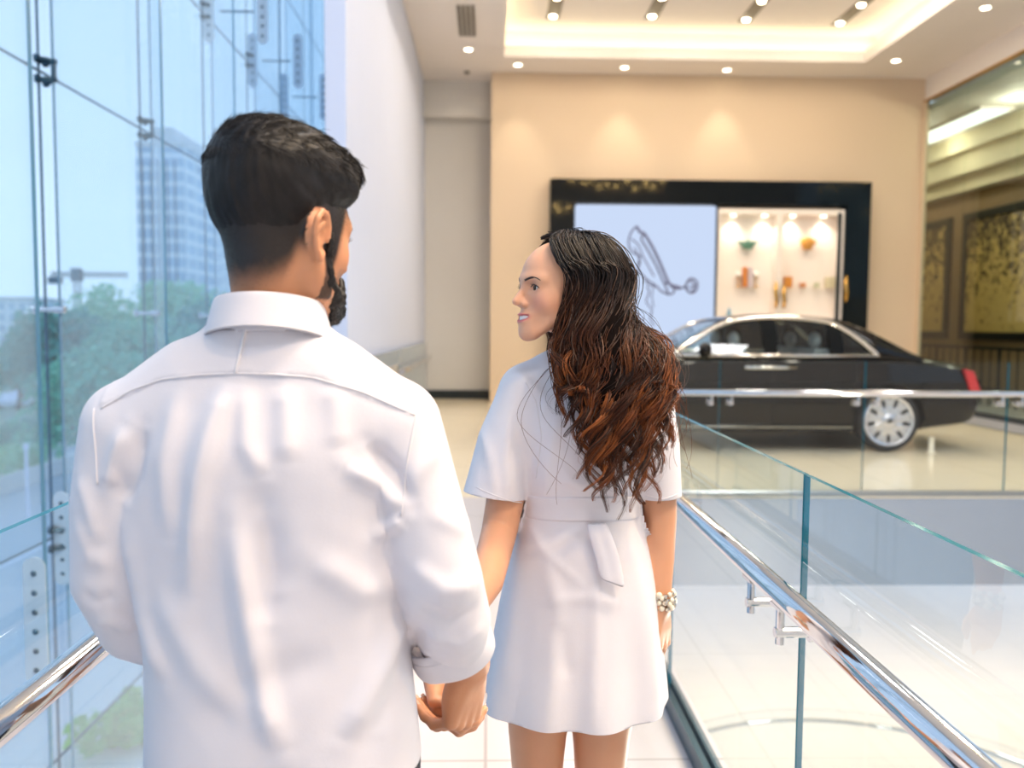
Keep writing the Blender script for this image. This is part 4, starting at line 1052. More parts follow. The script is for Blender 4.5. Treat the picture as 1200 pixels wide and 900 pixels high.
        for ax in range(3):
            o = [q for q in range(3) if q != ax]
            sl0 = [slice(1, n[q]-1) for q in range(3)]; sl1 = list(sl0); sl0[ax] = slice(0, n[ax]-1); sl1[ax] = slice(1, n[ax])
            A, B = S[tuple(sl0)], S[tuple(sl1)]; e = np.argwhere(A != B)
            if not len(e): continue
            base = e.copy()
            for q in o: base[:, q] += 1
            flip = A[tuple(e.T)]
            def cell(d0, d1):
                b = base.copy(); b[:, o[0]] -= d0; b[:, o[1]] -= d1; return vid[tuple(b.T)]
            Q = np.stack([cell(1, 1), cell(0, 1), cell(0, 0), cell(1, 0)], axis=1)
            if ax == 1: flip = ~flip
            Q[~flip] = Q[~flip][:, ::-1]; quads.append(Q)
        Q = np.concatenate(quads); Q = Q[(Q >= 0).all(axis=1)]
        for it in range(smooth):
            for lam in (.5, -.52) if it < smooth-1 or smooth > 1 else (.5,):
                A = np.zeros_like(V); C = np.zeros(N_)
                for i in range(4):
                    a, b = Q[:, i], Q[:, (i+1) % 4]
                    for q in range(3):
                        A[:, q] += np.bincount(a, V[b, q], N_)+np.bincount(b, V[a, q], N_)
                    C += np.bincount(a, minlength=N_)+np.bincount(b, minlength=N_)
                V = V+lam*(A/np.maximum(C, 1)[:, None]-V)
        return V, Q
def normals(V, Q):
    a = V[Q[:, 2]]-V[Q[:, 0]]; b = V[Q[:, 3]]-V[Q[:, 1]]; fn = np.cross(a, b); Nn = np.zeros_like(V)
    for i in range(4):
        for q in range(3): Nn[:, q] += np.bincount(Q[:, i], fn[:, q], len(V))
    return Nn/np.maximum(np.linalg.norm(Nn, axis=1), 1e-12)[:, None]
def mesh_obj(name, V, Q, mat, parent=None, col=None, origin=None, sub=0):
    off = np.array(world_loc(parent) if parent is not None else (origin if origin is not None else (0, 0, 0)))
    me = bpy.data.meshes.new(name); V2 = (V-off).astype(np.float32)
    me.vertices.add(len(V2)); me.vertices.foreach_set('co', V2.ravel())
    me.loops.add(len(Q)*4); me.polygons.add(len(Q)); me.loops.foreach_set('vertex_index', Q.astype(np.int32).ravel())
    me.polygons.foreach_set('loop_start', np.arange(0, len(Q)*4, 4, dtype=np.int32))
    me.polygons.foreach_set('use_smooth', np.ones(len(Q), dtype=bool)); me.update(calc_edges=True); me.validate()
    if col is not None:
        at = me.color_attributes.new('Col', 'FLOAT_COLOR', 'POINT'); c4 = np.ones((len(V), 4), dtype=np.float32); c4[:, :3] = col; at.data.foreach_set('color', c4.ravel())
    me.materials.append(mat)
    o = bpy.data.objects.new(name, me); COL.objects.link(o)
    if parent is not None: o.parent = parent
    elif origin is not None: o.location = origin
    return o
def cut(o, p, n, center=None, rad=None, cond=None):
    """trim a mesh with a plane (everything on the side n points to goes), optionally only near a centre"""
    off = world_loc(o); bm = bmesh.new(); bm.from_mesh(o.data); p = Vector(p)-off; n = Vector(n).normalized()
    if center is not None:
        c = Vector(center)-off; inside = lambda f: (f.calc_center_median()-c).length < rad and (cond is None or cond(f.calc_center_median()+off))
        fs = [f for f in bm.faces if inside(f)]
        geom = set(fs); 
        for f in fs: geom.update(f.edges); geom.update(f.verts)
        bmesh.ops.bisect_plane(bm, geom=list(geom), dist=1e-5, plane_co=p, plane_no=n)
        dead = [f for f in bm.faces if inside(f) and (f.calc_center_median()-p).dot(n) > 1e-6]
        bmesh.ops.delete(bm, geom=dead, context='FACES')
        # keep only the largest remaining island
    else:
        bmesh.ops.bisect_plane(bm, geom=bm.verts[:]+bm.edges[:]+bm.faces[:], dist=1e-5, plane_co=p, plane_no=n, clear_outer=True)
    bm.to_mesh(o.data); bm.free()
def noise3(V, f, seed=0):
    r = np.random.default_rng(seed); out = np.zeros(len(V))
    for i in range(7):
        d = r.normal(size=3)*f*r.uniform(.6, 1.6); out += np.sin(V@d*6.283+r.uniform(0, 6.283))
    return out/7**.5
def folds(V, items, axis=(0, 2)):
    """raised or sunk creases along polylines given in two of the three coordinates"""
    P = V[:, axis]; out = np.zeros(len(V))
    for pts, amp, w in items:
        pts = np.array(pts); best = np.full(len(V), 9.); T = np.zeros(len(V)); L_ = len(pts)-1
        for i in range(L_):
            a, b = pts[i], pts[i+1]; ab = b-a; t = np.clip(((P-a)@ab)/(ab@ab), 0, 1); d = np.linalg.norm(P-(a+t[:, None]*ab), axis=1)
            m = d < best; best = np.where(m, d, best); T = np.where(m, (i+t)/L_, T)
        out += amp*np.exp(-(best/w)**2)*np.minimum(1, np.sin(np.pi*np.clip(T, .04, .96))*1.6)
    return out
class Frame:
    """local frame of a head or hand: origin, axes x (own right), y (forward), z (up), scale"""
    def __init__(s, o, fwd, up=(0, 0, 1), sc=1.0):
        f = Vector(fwd).normalized(); u = Vector(up); r = f.cross(u).normalized(); u = r.cross(f)
        s.o = np.array(o, dtype=float); s.R = np.array([r, f, u]).T; s.sc = sc
    def p(s, x, y, z): return tuple(s.o+s.R@(np.array((x, y, z))*s.sc))
    def loc(s, V): return (V-s.o)@s.R/s.sc
    def r(s, *q): return tuple(v*s.sc for v in q)
def head(G, H, male=False, smile=True):
    E = lambda c, r, k=.01, op='u': G.ell(H.p(*c), H.r(*r), H.R, k*H.sc, op)
    C = lambda P, r, k=.01, op='u': G.chain([H.p(*p) for p in P], [q*H.sc for q in (r if isinstance(r, (list, tuple)) else [r]*len(P))], k*H.sc, op)
    j = .006 if male else 0.0
    E((0, -.010, .044), (.074, .096, .080), .0)
    E((0, .026, .006), (.063+j*.4, .064, .086), .03)
    for sx in (-1, 1):
        E((sx*.036, .050, -.020), (.029, .028, .030), .02)
        C([(sx*(.052+j), .004, -.030-j), (sx*(.045+j), .032, -.054-j*2), (sx*.019, .068, -.086-j*.8)], [.017, .016+j*.3, .015], .02)
        C([(sx*.010, .0865+j*.4, .027), (sx*.044, .070, .027)], [.009+j*.3, .009], .016)
    E((0, .0775+j*.3, -.091-j*.7), (.018+j*.6, .0175, .0155), .018)
    E((0, .0705, -.058), (.030, .026, .028), .02)
    for sx in (-1, 1): E((sx*.031, .097, .010), (.017, .016, .013), .012, 's')
    for sx in (-1, 1): E((sx*.031, .0725, .010), (.0180, .0125, .0125), .005)
    C([(0, .086, .022), (0, .0965, -.002), (0, .1085+j*.5, -.0222)], [.0072, .0076, .0090], .010)
    E((0, .0900, -.0215), (.0125, .0150, .0105), .008)
    for sx in (-1, 1): E((sx*.0108, .0925, -.0275), (.0066, .0092, .0066), .005)
    up = .004 if smile else 0
    C([(-.027, .0785, -.053+up), (-.012, .0930, -.0520), (0, .0965, -.0530), (.012, .0930, -.0520), (.027, .0785, -.053+up)], [.0028, .0052, .0052, .0052, .0028], .004)
    C([(-.025, .079, -.0560+up), (-.011, .0920, -.0650), (.011, .0920, -.0650), (.025, .079, -.0560+up)], [.0028, .0058, .0058, .0028], .004)
    if smile: C([(-.0215, .0860, -.0526), (-.0145, .0930, -.0556), (0, .0990, -.0580), (.0145, .0930, -.0556), (.0215, .0860, -.0526)], [.0018, .0048, .0056, .0048, .0018], .001, 's')
    for sx in (-1, 1): E((sx*.0315, .0875, .0090), (.0158, .011, .0056), .0015, 's')
    # ears: shell, rim and lobe
    for sx in (-1, 1):
        x0 = sx*.0735
        E((x0, -.008, .002), (.010, .016, .027), .008)
        pts = [(x0+sx*.006, .010, -.004), (x0+sx*.007, .010, .014), (x0+sx*.010, .002, .028), (x0+sx*.016, -.012, .030), (x0+sx*.021, -.023, .018), (x0+sx*.018, -.023, .0), (x0+sx*.011, -.014, -.018), (x0+sx*.007, -.003, -.030), (x0+sx*.004, .004, -.022)]
        C(pts, [.0036, .0040, .0042, .0046, .0048, .0044, .0046, .0062, .0045], .005)
        C([(x0+sx*.009, -.004, .016), (x0+sx*.012, -.013, .008), (x0+sx*.009, -.010, -.010)], .0038, .006)
        E((x0+sx*.012, -.003, -.002), (.006, .007, .010), .004, 's')
def face_colour(L_, base, lip, blush, male=False):
    """skin colours over the head: lips, cheeks, brows' roots; L_ are head-local coordinates"""
    n = len(L_); c = np.tile(np.array(base), (n, 1)); x, y, z = L_.T
    def mix(w, col): w = np.clip(w, 0, 1)[:, None]; c[:] = c*(1-w)+np.array(col)*w
    mix(.45*np.exp(-(((np.abs(x)-.042)/.022)**2+((z+.024)/.02)**2))*(y > .03), blush)
    zc = -.0575+.004*np.clip(np.abs(x)/.026, 0, 1)**2; e = ((x/.0275)**2+((z-zc)/(.0108))**2)
    lipz = np.exp(-np.maximum(e-0.75, 0)*6)*(y > .072)
    mix(lipz*.85, lip)
    return c, mix
def face_bits(H, G, parent, iris, brow_col, lash=True, teeth=True, browk=1.0):
    def pt(x, y, z): return Vector(H.p(x, y, z))
    for sx in (-1, 1):
        m = MB(); c = (sx*.031, .0712, .0092); r = .0124; n, k = 20, 24; vs = []; fs = []
        for i in range(k+1):
            a = PI*i/k
            for j in range(n):
                w = 2*PI*j/n; vs.append(pt(c[0]+r*math.sin(a)*math.cos(w), c[1]+r*math.cos(a), c[2]+r*math.sin(a)*math.sin(w)))
        for i in range(k):
            for j in range(n):
                m.m = 1 if i < 2 else (2 if i < 5 else 0)
                m.add([vs[i*n+j], vs[i*n+(j+1) % n], vs[(i+1)*n+(j+1) % n], vs[(i+1)*n+j]], [(0, 1, 2, 3)])
        m.build('eye', [M['eye_white'], M['pupil'], M[iris]], parent, smooth=True)
        m = MB(); b = [(sx*.012, .0245), (sx*.018, .0265), (sx*.024, .0288), (sx*.031, .0305), (sx*.038, .0308), (sx*.045, .0285), (sx*.051, .0245)]
        for o_ in (-.0014, .0, .0014): m.tube([G.front(H, p[0], p[1]+o_*(1 if i_ < 4 else .3), lift=.0002) for i_, p in enumerate(b)], [.0011*H.sc*browk, .0016*H.sc*browk, .0017*H.sc*browk, .0016*H.sc*browk, .0014*H.sc*browk, .0011*H.sc*browk, .0006*H.sc], 7)
        m.build('eyebrow', M[brow_col], parent, smooth=True)
        if lash:
            m = MB(); l = [(sx*(.031+q*.0135), .0094+.0052*(1-q*q)) for q in (-1, -.6, -.2, .2, .6, 1, 1.25)]
            m.tube([G.front(H, p[0], p[1]+.0012, lift=.0003) for p in l], [.0007*H.sc]+[.0013*H.sc]*4+[.0016*H.sc, .0007*H.sc], 6)
            m.tube([G.front(H, sx*(.031+q*.0130), .0094-.0042*(1-q*q)-.0008, lift=.0002) for q in (-.6, 0, .6, 1)], [.0003*H.sc, .0005*H.sc, .0007*H.sc, .0008*H.sc], 6)
            for q in np.linspace(-.5, 1.1, 9):
                b = tuple(H.loc(np.array(G.front(H, sx*(.031+q*.0135), .0106+.0052*(1-q*q))))); m.tube([pt(*b), pt(b[0]+sx*.001*q*2, b[1]+.003, b[2]+.001), pt(b[0]+sx*.003*q, b[1]+.005, b[2]+.0035)], [.0004*H.sc, .0003*H.sc, .0001*H.sc], 4)
            m.build('eyelashes', M[brow_col], parent)
    if teeth:
        m = MB(); rows = []
        for z in (-.0530, -.0618): rows.append([pt(x, .0952-.0135*(x/.021)**2, z+.006*(x/.021)**2) for x in np.linspace(-.022, .022, 13)])
        m.grid(rows); m.build('teeth', M['teeth'], parent, smooth=True, solid=.002*H.sc)
def hand(G, W, d, back, right, sc=1.0, curl=None, spread=.10, thumb=None, k=.006):
    """a hand from wrist W along d, back = direction of the back of the hand; right hand or left; returns finger joints"""
    d = Vector(d).normalized(); b = Vector(back); b = (b-d*b.dot(d)).normalized(); t = d.cross(b)*(-1 if right else 1)   # toward the thumb
    W = Vector(W); q = lambda u, v, w: W+d*u*sc+t*v*sc+b*w*sc
    curl = curl or [(25, 30, 20)]*4
    base = [(.090, .028), (.095, .009), (.090, -.011), (.081, -.029)]; ln = [(.040, .024, .021), (.044, .028, .022), (.041, .026, .022), (.032, .020, .019)]
    rr = [(.0098, .0088, .0080, .0068), (.0100, .0090, .0082, .0068), (.0095, .0086, .0078, .0066), (.0086, .0076, .0068, .0060)]
    for i in range(4): G.chain([q(-.005, base[i][1]*.45, 0), q(base[i][0]*.55, base[i][1]*.85, .001), q(base[i][0], base[i][1], .001)], [.017*sc, .0145*sc, .0112*sc], .010*sc)
    G.ell(q(.045, .0, -.006), (.030*sc, .030*sc, .014*sc), np.array([d, t, b]).T, .012*sc)
    G.ell(q(.035, .026, -.010), (.030*sc, .014*sc, .014*sc), np.array([d, t, b]).T, .012*sc)
    G.ell(q(.045, -.026, -.008), (.034*sc, .011*sc, .012*sc), np.array([d, t, b]).T, .012*sc)
    tips = []
    for i in range(4):
        p = q(base[i][0], base[i][1], .001); a = 0; sp = (1.5-i)*spread; P = [p]
        dd = (d*math.cos(sp)+t*math.sin(sp)).normalized()
        for jn in range(3):
            a += math.radians(curl[i][jn]); v = dd*math.cos(a)-b*math.sin(a); p = p+v*ln[i][jn]*sc; P.append(p)
        G.chain(P, [r_*sc for r_ in rr[i]], k*.5*sc); tips.append((P, v, i))
        for jn in (0, 1, 2): G.ell(P[jn], [rr[i][jn]*1.06*sc]*3, None, .004*sc)
    th = thumb or [(.020, .028, -.010), (.052, .052, -.018), (.078, .060, -.026), (.098, .058, -.034)]
    P = [q(*p) for p in th]; G.chain(P, [.0145*sc, .0118*sc, .0104*sc, .0078*sc], .008*sc); tips.append((P, (P[3]-P[2]).normalized(), 4))
    return tips, (d, t, b)
def nails(tips, parent, mat, sc=1.0, b=None):
    for P, v, i in tips:
        e = Vector(P[-1]); v = Vector(v).normalized(); pv = (Vector(P[-1])-Vector(P[-2])).normalized(); o = Vector(P[-2])-Vector(P[-3]); up = (pv*o.dot(pv)-o); up = up.normalized() if up.length > 1e-5 else v.orthogonal()
        up = -up if b is not None and i < 4 and up.dot(b) < 0 and pv.dot(b) > -.3 else up
        s_ = v.cross(up).normalized(); m = MB(); rows = []
        for f in (-.5, 0, .5, .9): rows.append([e+v*(f*.009+.001)*sc+s_*w*.0042*sc*(1-.25*abs(f))+up*(.0056-.0022*w*w-.0012*max(f, 0))*sc for w in (-1, -.5, 0, .5, 1)])
        m.grid(rows); m.build('fingernail', mat, parent, smooth=True, solid=.0008)
# ================================================================== people
M['skin_m'] = pbr('tan_skin', lin(208, 146, 108), .48, 0, .04, 30, bump=.12, bscale=300, attr='Col', sss=.12)
M['skin_w'] = pbr('warm_skin', lin(226, 170, 136), .42, 0, .03, 30, bump=.06, bscale=300, attr='Col', sss=.12)
M['eye_white'] = pbr('eye_white', lin(238, 234, 230), .12, 0, .02, 30); M['pupil'] = pbr('pupil', lin(8, 6, 6), .08, 0, .02, 30)
M['iris_brown'] = pbr('brown_iris', lin(58, 34, 20), .1, 0, .1, 200); M['teeth'] = pbr('tooth_enamel', lin(246, 242, 236), .2, 0, .02, 30)
M['brow_dark'] = pbr('dark_brow_hair', lin(46, 34, 30), .6, 0, .2, 200)
M['hair'] = pbr('dark_hair', lin(26, 20, 18), .48, 0, .12, 60, attr='Col', spec=.30)
M['shirt'] = pbr('white_cotton_shirt', lin(224, 219, 225), .8, 0, .012, 60, bump=.10, bscale=500, sheen=.1, trans=.06)
M['dress'] = pbr('white_cotton_dress', lin(232, 228, 234), .8, 0, .012, 60, bump=.10, bscale=420, sheen=.1, trans=.08)
M['seam'] = pbr('white_seam_thread', lin(226, 221, 224), .85, 0, .02, 200)
M['navy'] = pbr('navy_trouser_cloth', lin(26, 32, 46), .85, 0, .08, 200, bump=.15, bscale=500)
M['leather_brown'] = pbr('brown_leather', lin(74, 48, 34), .4, 0, .1, 40)
M['nail'] = pbr('pale_pink_nail', lin(232, 186, 176), .15, 0, .03, 50); M['nail_m'] = pbr('plain_nail', lin(214, 166, 140), .3, 0, .03, 50)
def strands(paths, rads, cols, sides=4):
    """many tapered strands as one mesh; returns vertices, quads, colours"""
    Vs, Qs, Cs, o = [], [], [], 0
    for P, r, c in zip(paths, rads, cols):
        P = np.asarray(P, dtype=float); k = len(P); t = np.gradient(P, axis=0); t /= np.maximum(np.linalg.norm(t, axis=1), 1e-9)[:, None]
        ref = np.array((.31, .83, .46)); a = np.cross(t, ref); a /= np.maximum(np.linalg.norm(a, axis=1), 1e-9)[:, None]; b = np.cross(t, a)
        w = 2*np.pi*np.arange(sides)/sides
        V = P[:, None, :]+np.asarray(r)[:, None, None]*(a[:, None, :]*np.cos(w)[None, :, None]+b[:, None, :]*np.sin(w)[None, :, None])
        Vs.append(V.reshape(-1, 3)); Cs.append(np.repeat(np.asarray(c), sides, axis=0))
        i = np.arange(k-1)[:, None]*sides; j = np.arange(sides)[None, :]; jn = (j+1) % sides
        Qs.append(np.stack([i+j, i+jn, i+sides+jn, i+sides+j], axis=-1).reshape(-1, 4)+o); o += k*sides
    return np.concatenate(Vs), np.concatenate(Qs), np.concatenate(Cs)
def seam(pts, r, parent, V, Nn, name='seam', mat='seam', lift=.0006, axis=(0, 2), side=-1):
    """a line of stitching laid on the nearest cloth surface, given in front view"""
    back = Nn[:, 1]*side > .05; Vb = V[back]; out = []
    P = []
    for i in range(len(pts)-1):
        for f in np.linspace(0, 1, 10, endpoint=False): P.append(np.array(pts[i])*(1-f)+np.array(pts[i+1])*f)
    P.append(np.array(pts[-1]))
    for p in P:
        d = (Vb[:, axis[0]]-p[0])**2+(Vb[:, axis[1]]-p[1])**2; j = np.argsort(d)[:4]; w = 1/(d[j]+1e-7); w /= w.sum(); q = (Vb[j]*w[:, None]).sum(0); q = np.array((p[0], q[1]+side*lift, p[1])); out.append(q)
    out = np.array(out)
    for _ in range(3): out[1:-1] = .5*out[1:-1]+.25*(out[:-2]+out[2:])
    return MB().tube([tuple(q) for q in out], r, 6, flat=1.0).build(name, M[mat], parent, smooth=True)
def px(pts, Y): return [(un(a, b, Y=Y).x, un(a, b, Y=Y).z) for a, b in pts]

# ------------------------------------------------------------------ the man
HM = Frame((-.262, 1.105, 1.558), (math.sin(math.radians(37)), math.cos(math.radians(37)), -.10), sc=.93)
# hands first: his right hand and her left hand are joined
MW = Vector((-.022, 1.230, .950))
def man_body():
    G = Field((-.62, .86, 0), (.12, 1.50, 1.76), .0085, [((-.41, .95, 1.42), (-.12, 1.26, 1.76), .0030), ((-.13, 1.16, .76), (.06, 1.33, 1.0), .0024)])
    head(G, HM, male=True, smile=False)
    nb = (-.276, 1.105, 1.40)
    G.chain([nb, (-.272, 1.10, 1.46), HM.p(0, -.020, -.035)], [.054, .049, .050], .03)
    G.loft([(.86, -.264, 1.125, .145, .100), (1.0, -.268, 1.125, .145, .095), (1.12, -.275, 1.125, .150, .095), (1.25, -.285, 1.13, .165, .105), (1.33, -.285, 1.125, .160, .095), (1.40, -.281, 1.115, .08, .06)], .02)
    G.chain([nb, (-.40, 1.11, 1.345)], [.055, .05], .03); G.chain([nb, (-.165, 1.11, 1.345)], [.055, .05], .03)
    G.chain([(-.125, 1.11, 1.325), (-.066, 1.095, 1.115), (-.030, 1.20, .985), tuple(MW)], [.053, .043, .034, .027], .02)
    G.chain([(-.448, 1.11, 1.325), (-.480, 1.112, 1.12), (-.469, 1.155, 1.05), (-.450, 1.225, .995), (-.40, 1.285, .93)], [.053, .040, .038, .034, .028], .02)
    for sx in (-1, 1):
        G.chain([(-.262+sx*.080, 1.13, .86), (-.262+sx*.095, 1.14, .48), (-.262+sx*.10, 1.15+sx*.05, .09)], [.078, .060, .042], .03)
        G.chain([(-.262+sx*.10, 1.14+sx*.05, .06), (-.262+sx*.105, 1.30+sx*.05, .035)], [.038, .03], .02)
    tipsR, axR = hand(G, MW, (-.16, .10, -1), (.80, -.60, -.1), True, 1.0, curl=[(52, 52, 26), (58, 46, 22), (60, 44, 20), (58, 42, 18)], spread=.05,
        thumb=[(.022, .026, -.010), (.042, .046, -.030), (.058, .044, -.056), (.072, .034, -.074)])
    tipsL, axL = hand(G, (-.392, 1.293, .918), (.35, .45, -.8), (-.8, .3, -.2), False, 1.0, curl=[(25, 30, 18)]*4, spread=.06)
    V, Q = G.mesh(2)
    Lh = HM.loc(V); c, mix = face_colour(Lh, lin(206, 143, 104)[:3], lin(186, 110, 96)[:3], lin(206, 126, 96)[:3], True)
    # close-cropped stubble colour on the scalp, fading out at the nape and over the ears
    x, y, z = Lh.T
    edge = np.where(y > .03, .0, np.where(y > -.02, .0+.0*y, 0)) + np.interp(y, [-.12, -.06, -.035, -.012, .008, .018, .030, .042, .055], [-.078, -.074, -.056, .004, .010, -.070, -.075, -.010, .034])
    m = 1/(1+np.exp(-(z-edge-.006)/.009)); m *= (y < .075)*(z > -.12)
    ear = (np.abs(x) > .0745)*(y > -.034)*(y < .014)*(z < .036)*(z > -.036); m = m*(1-ear)
    side = (np.abs(x) > .052)*(y > .016)*(y < .034)*(z < .04); m = np.maximum(m, side*.85*(np.abs(z) < .08)*(1-ear))
    nz = .5+.5*noise3(V, 60, 3)*.25
    mix(np.clip(m*(.92+.25*nz), 0, .985), lin(19, 15, 15)[:3]); global SCALP; SCALP = (V, normals(V, Q), m)
    mix(.25*((y > .05)*(z < -.035)*(z > -.13)), lin(90, 60, 50)[:3])
    o = mesh_obj('person', V, Q, M['skin_m'], None, c, origin=(-.262, 1.14, 0))
    return o, tipsR, tipsL, axR, G
man, tR, tL, axR, GM = man_body()
tag(man, 'bearded man in a white shirt seen from behind, holding the woman\'s hand', 'person')
nails(tR, man, M['nail_m'], 1.0); nails(tL[:0], man, M['nail_m'])
face_bits(HM, GM, man, 'iris_brown', 'brow_dark', lash=True, teeth=False, browk=1.7)
# hair: a volume swept forward over the top, cropped sides, plus loose strands
def man_hair():
    G = Field((-.42, .94, 1.42), (-.10, 1.30, 1.78), .0032)
    E = lambda c, r, k=.01, op='u': G.ell(HM.p(*c), HM.r(*r), HM.R, k, op)
    C = lambda P, r, k=.01, op='u': G.chain([HM.p(*p) for p in P], [q*HM.sc for q in r], k, op)
    E((0, -.014, .050), (.0775, .0985, .0800), 0)
    E((0, -.022, .080), (.078, .090, .066), .02)
    E((.002, -.035, .100), (.062, .064, .050), .03)
    E((.006, .026, .106), (.064, .070, .038), .03)
    E((.010, .066, .100), (.054, .034, .028), .02)
    C([(.058, .02, .080), (.060, .052, .074)], [.022, .018], .02); C([(-.058, .02, .080), (-.060, .052, .074)], [.022, .018], .02)
    # open the face, ears and neck
    E((0, .115, .000), (.10, .062, .082), .006, 's'); 
    for sx in (-1, 1): E((sx*.085, -.008, -.012), (.034, .026, .036), .008, 's')
    G.ell(HM.p(0, -.085, -.115), HM.r(.14, .12, .066), HM.R, .006, 's')
    V, Q = G.mesh(1); Nn = normals(V, Q); Lh = HM.loc(V); x, y, z = Lh.T
    top = np.clip((z-.09)/.04, 0, 1)
    V = V+Nn*(.0006*noise3(np.stack([x*3, y*.6, z*.8], 1), 26, 5)+.0014*top*noise3(np.stack([x*2.2, y*.5, z*.5], 1), 20, 6))[:, None]
    # shave to nothing toward the nape and round the ears
    edge = np.interp(y, [-.12, -.06, -.03, -.01, .012, .03, .05], [-.078, -.070, -.044, .004, .008, -.034, -.012]); f = np.clip((z-edge)/.055, 0, 1)
    V = V-Nn*(.0072*(1-f)**1.3*(z < .09))[:, None]
    c = np.tile(np.array(lin(22, 18, 18)[:3]), (len(V), 1)); h = (.5+.5*np.clip(noise3(np.stack([x*3, y*.5, z*.5], 1), 40, 8), -1, 1))[:, None]; c = c*(.75+.6*h)
    w = ((1-f)**2*.25)[:, None]; c = c*(1-w)+np.array(lin(110, 74, 56)[:3])*w
    o = mesh_obj('hair', V, Q, M['hair'], man, c)
    # strands
    r = np.random.default_rng(4); ii = r.permutation(len(V))[:15000]; P, R_, Cc = [], [], []
    ed = np.interp(y, [-.12, -.06, -.03, -.01, .012, .03, .05], [-.080, -.072, -.046, .002, .006, -.036, -.014])
    for i in ii:
        xx, yy, zz = Lh[i]; tp = np.clip((zz-.085)/.03, 0, 1); n = Nn[i]
        if Lh[i][2] < ed[i]-.004: continue
        ln = (.003+.004*np.clip((zz-ed[i])/.06, 0, 1))*(1-tp)+.024*tp
        fw = np.array(HM.R[:, 1])*.9+np.array(HM.R[:, 0])*.25; dn = -np.array(HM.R[:, 2])
        d = (fw*.9*tp+(dn*.75+fw*-.12)*(1-tp)); d = d-n*(d@n); d = d/max(np.linalg.norm(d), 1e-6)+n*(.40*(1-tp)+.07*tp)+r.normal(0, .12+.04*tp, 3); d /= np.linalg.norm(d)
        p0 = V[i]-n*.002; P.append([p0, p0+d*ln*.55, p0+d*ln-n*ln*.16*tp]); rr = .00022+.00022*tp; R_.append([rr, rr*.85, rr*.2])
        b = np.array(lin(24, 19, 18)[:3])*r.uniform(.6, 1.7); Cc.append([b, b, b*1.2])
    Vb, Nb, mb = SCALP; ok = np.where(r.uniform(0, 1, len(Vb)) < np.clip(mb, 0, 1)*.55)[0]
    for i in r.permutation(ok)[:8000]:
        n = Nb[i]; d = n*.5-np.array(HM.R[:, 2])*.8+r.normal(0, .2, 3); d /= np.linalg.norm(d); ln = r.uniform(.0015, .0032); p0 = Vb[i]-n*.0005; b = np.array(lin(26, 20, 19)[:3])*r.uniform(.6, 1.5)
        P.append([p0, p0+d*ln*.5, p0+d*ln]); R_.append([.00022, .00018, .00006]); Cc.append([b, b, b])
    V2, Q2, C2 = strands(P, R_, Cc, 3)
    mesh_obj('hair_strands', V2, Q2, M['hair'], o, C2)
man_hair()
def man_beard():
    G = Field((-.36, 1.0, 1.40), (-.12, 1.30, 1.62), .003)
    E = lambda c, r, k=.01, op='u': G.ell(HM.p(*c), HM.r(*r), HM.R, k, op)
    C = lambda P, r, k=.01, op='u': G.chain([HM.p(*p) for p in P], [q*HM.sc for q in r], k, op)
    for sx in (-1, 1):
        C([(sx*.069, .024, .010), (sx*.0665, .024, -.026), (sx*.060, .030, -.056), (sx*.047, .054, -.074), (sx*.022, .080, -.086)], [.0045, .0075, .0125, .0165, .017], .012)
        C([(sx*.006, .098, -.043), (sx*.024, .090, -.047), (sx*.032, .078, -.070), (sx*.026, .072, -.090)], [.006, .007, .011, .017], .008)
    E((0, .082, -.092), (.027, .024, .019), .014); E((0, .085, -.082), (.012, .010, .010), .008)
    V, Q = G.mesh(1); Nn = normals(V, Q); V = V+Nn*(.0012*noise3(V, 70, 2))[:, None]
    c = np.tile(np.array(lin(24, 19, 18)[:3]), (len(V), 1))
    o = mesh_obj('beard', V, Q, M['hair'], man, c)
    r = np.random.default_rng(9); P, R_, Cc = [], [], []
    for i in r.permutation(len(V))[:2600]:
        n = Nn[i]; d = n*.35-np.array(HM.R[:, 2])*.9+np.array(HM.R[:, 1])*.2+r.normal(0, .25, 3); d /= np.linalg.norm(d); ln = r.uniform(.003, .0055); p0 = V[i]-n*.0012
        P.append([p0, p0+d*ln*.5, p0+d*ln]); R_.append([.0003, .00025, .0001]); b = np.array(lin(26, 20, 18)[:3])*r.uniform(.6, 1.5); Cc.append([b, b, b])
    V2, Q2, C2 = strands(P, R_, Cc, 3); mesh_obj('beard_strands', V2, Q2, M['hair'], o, C2)
man_beard()
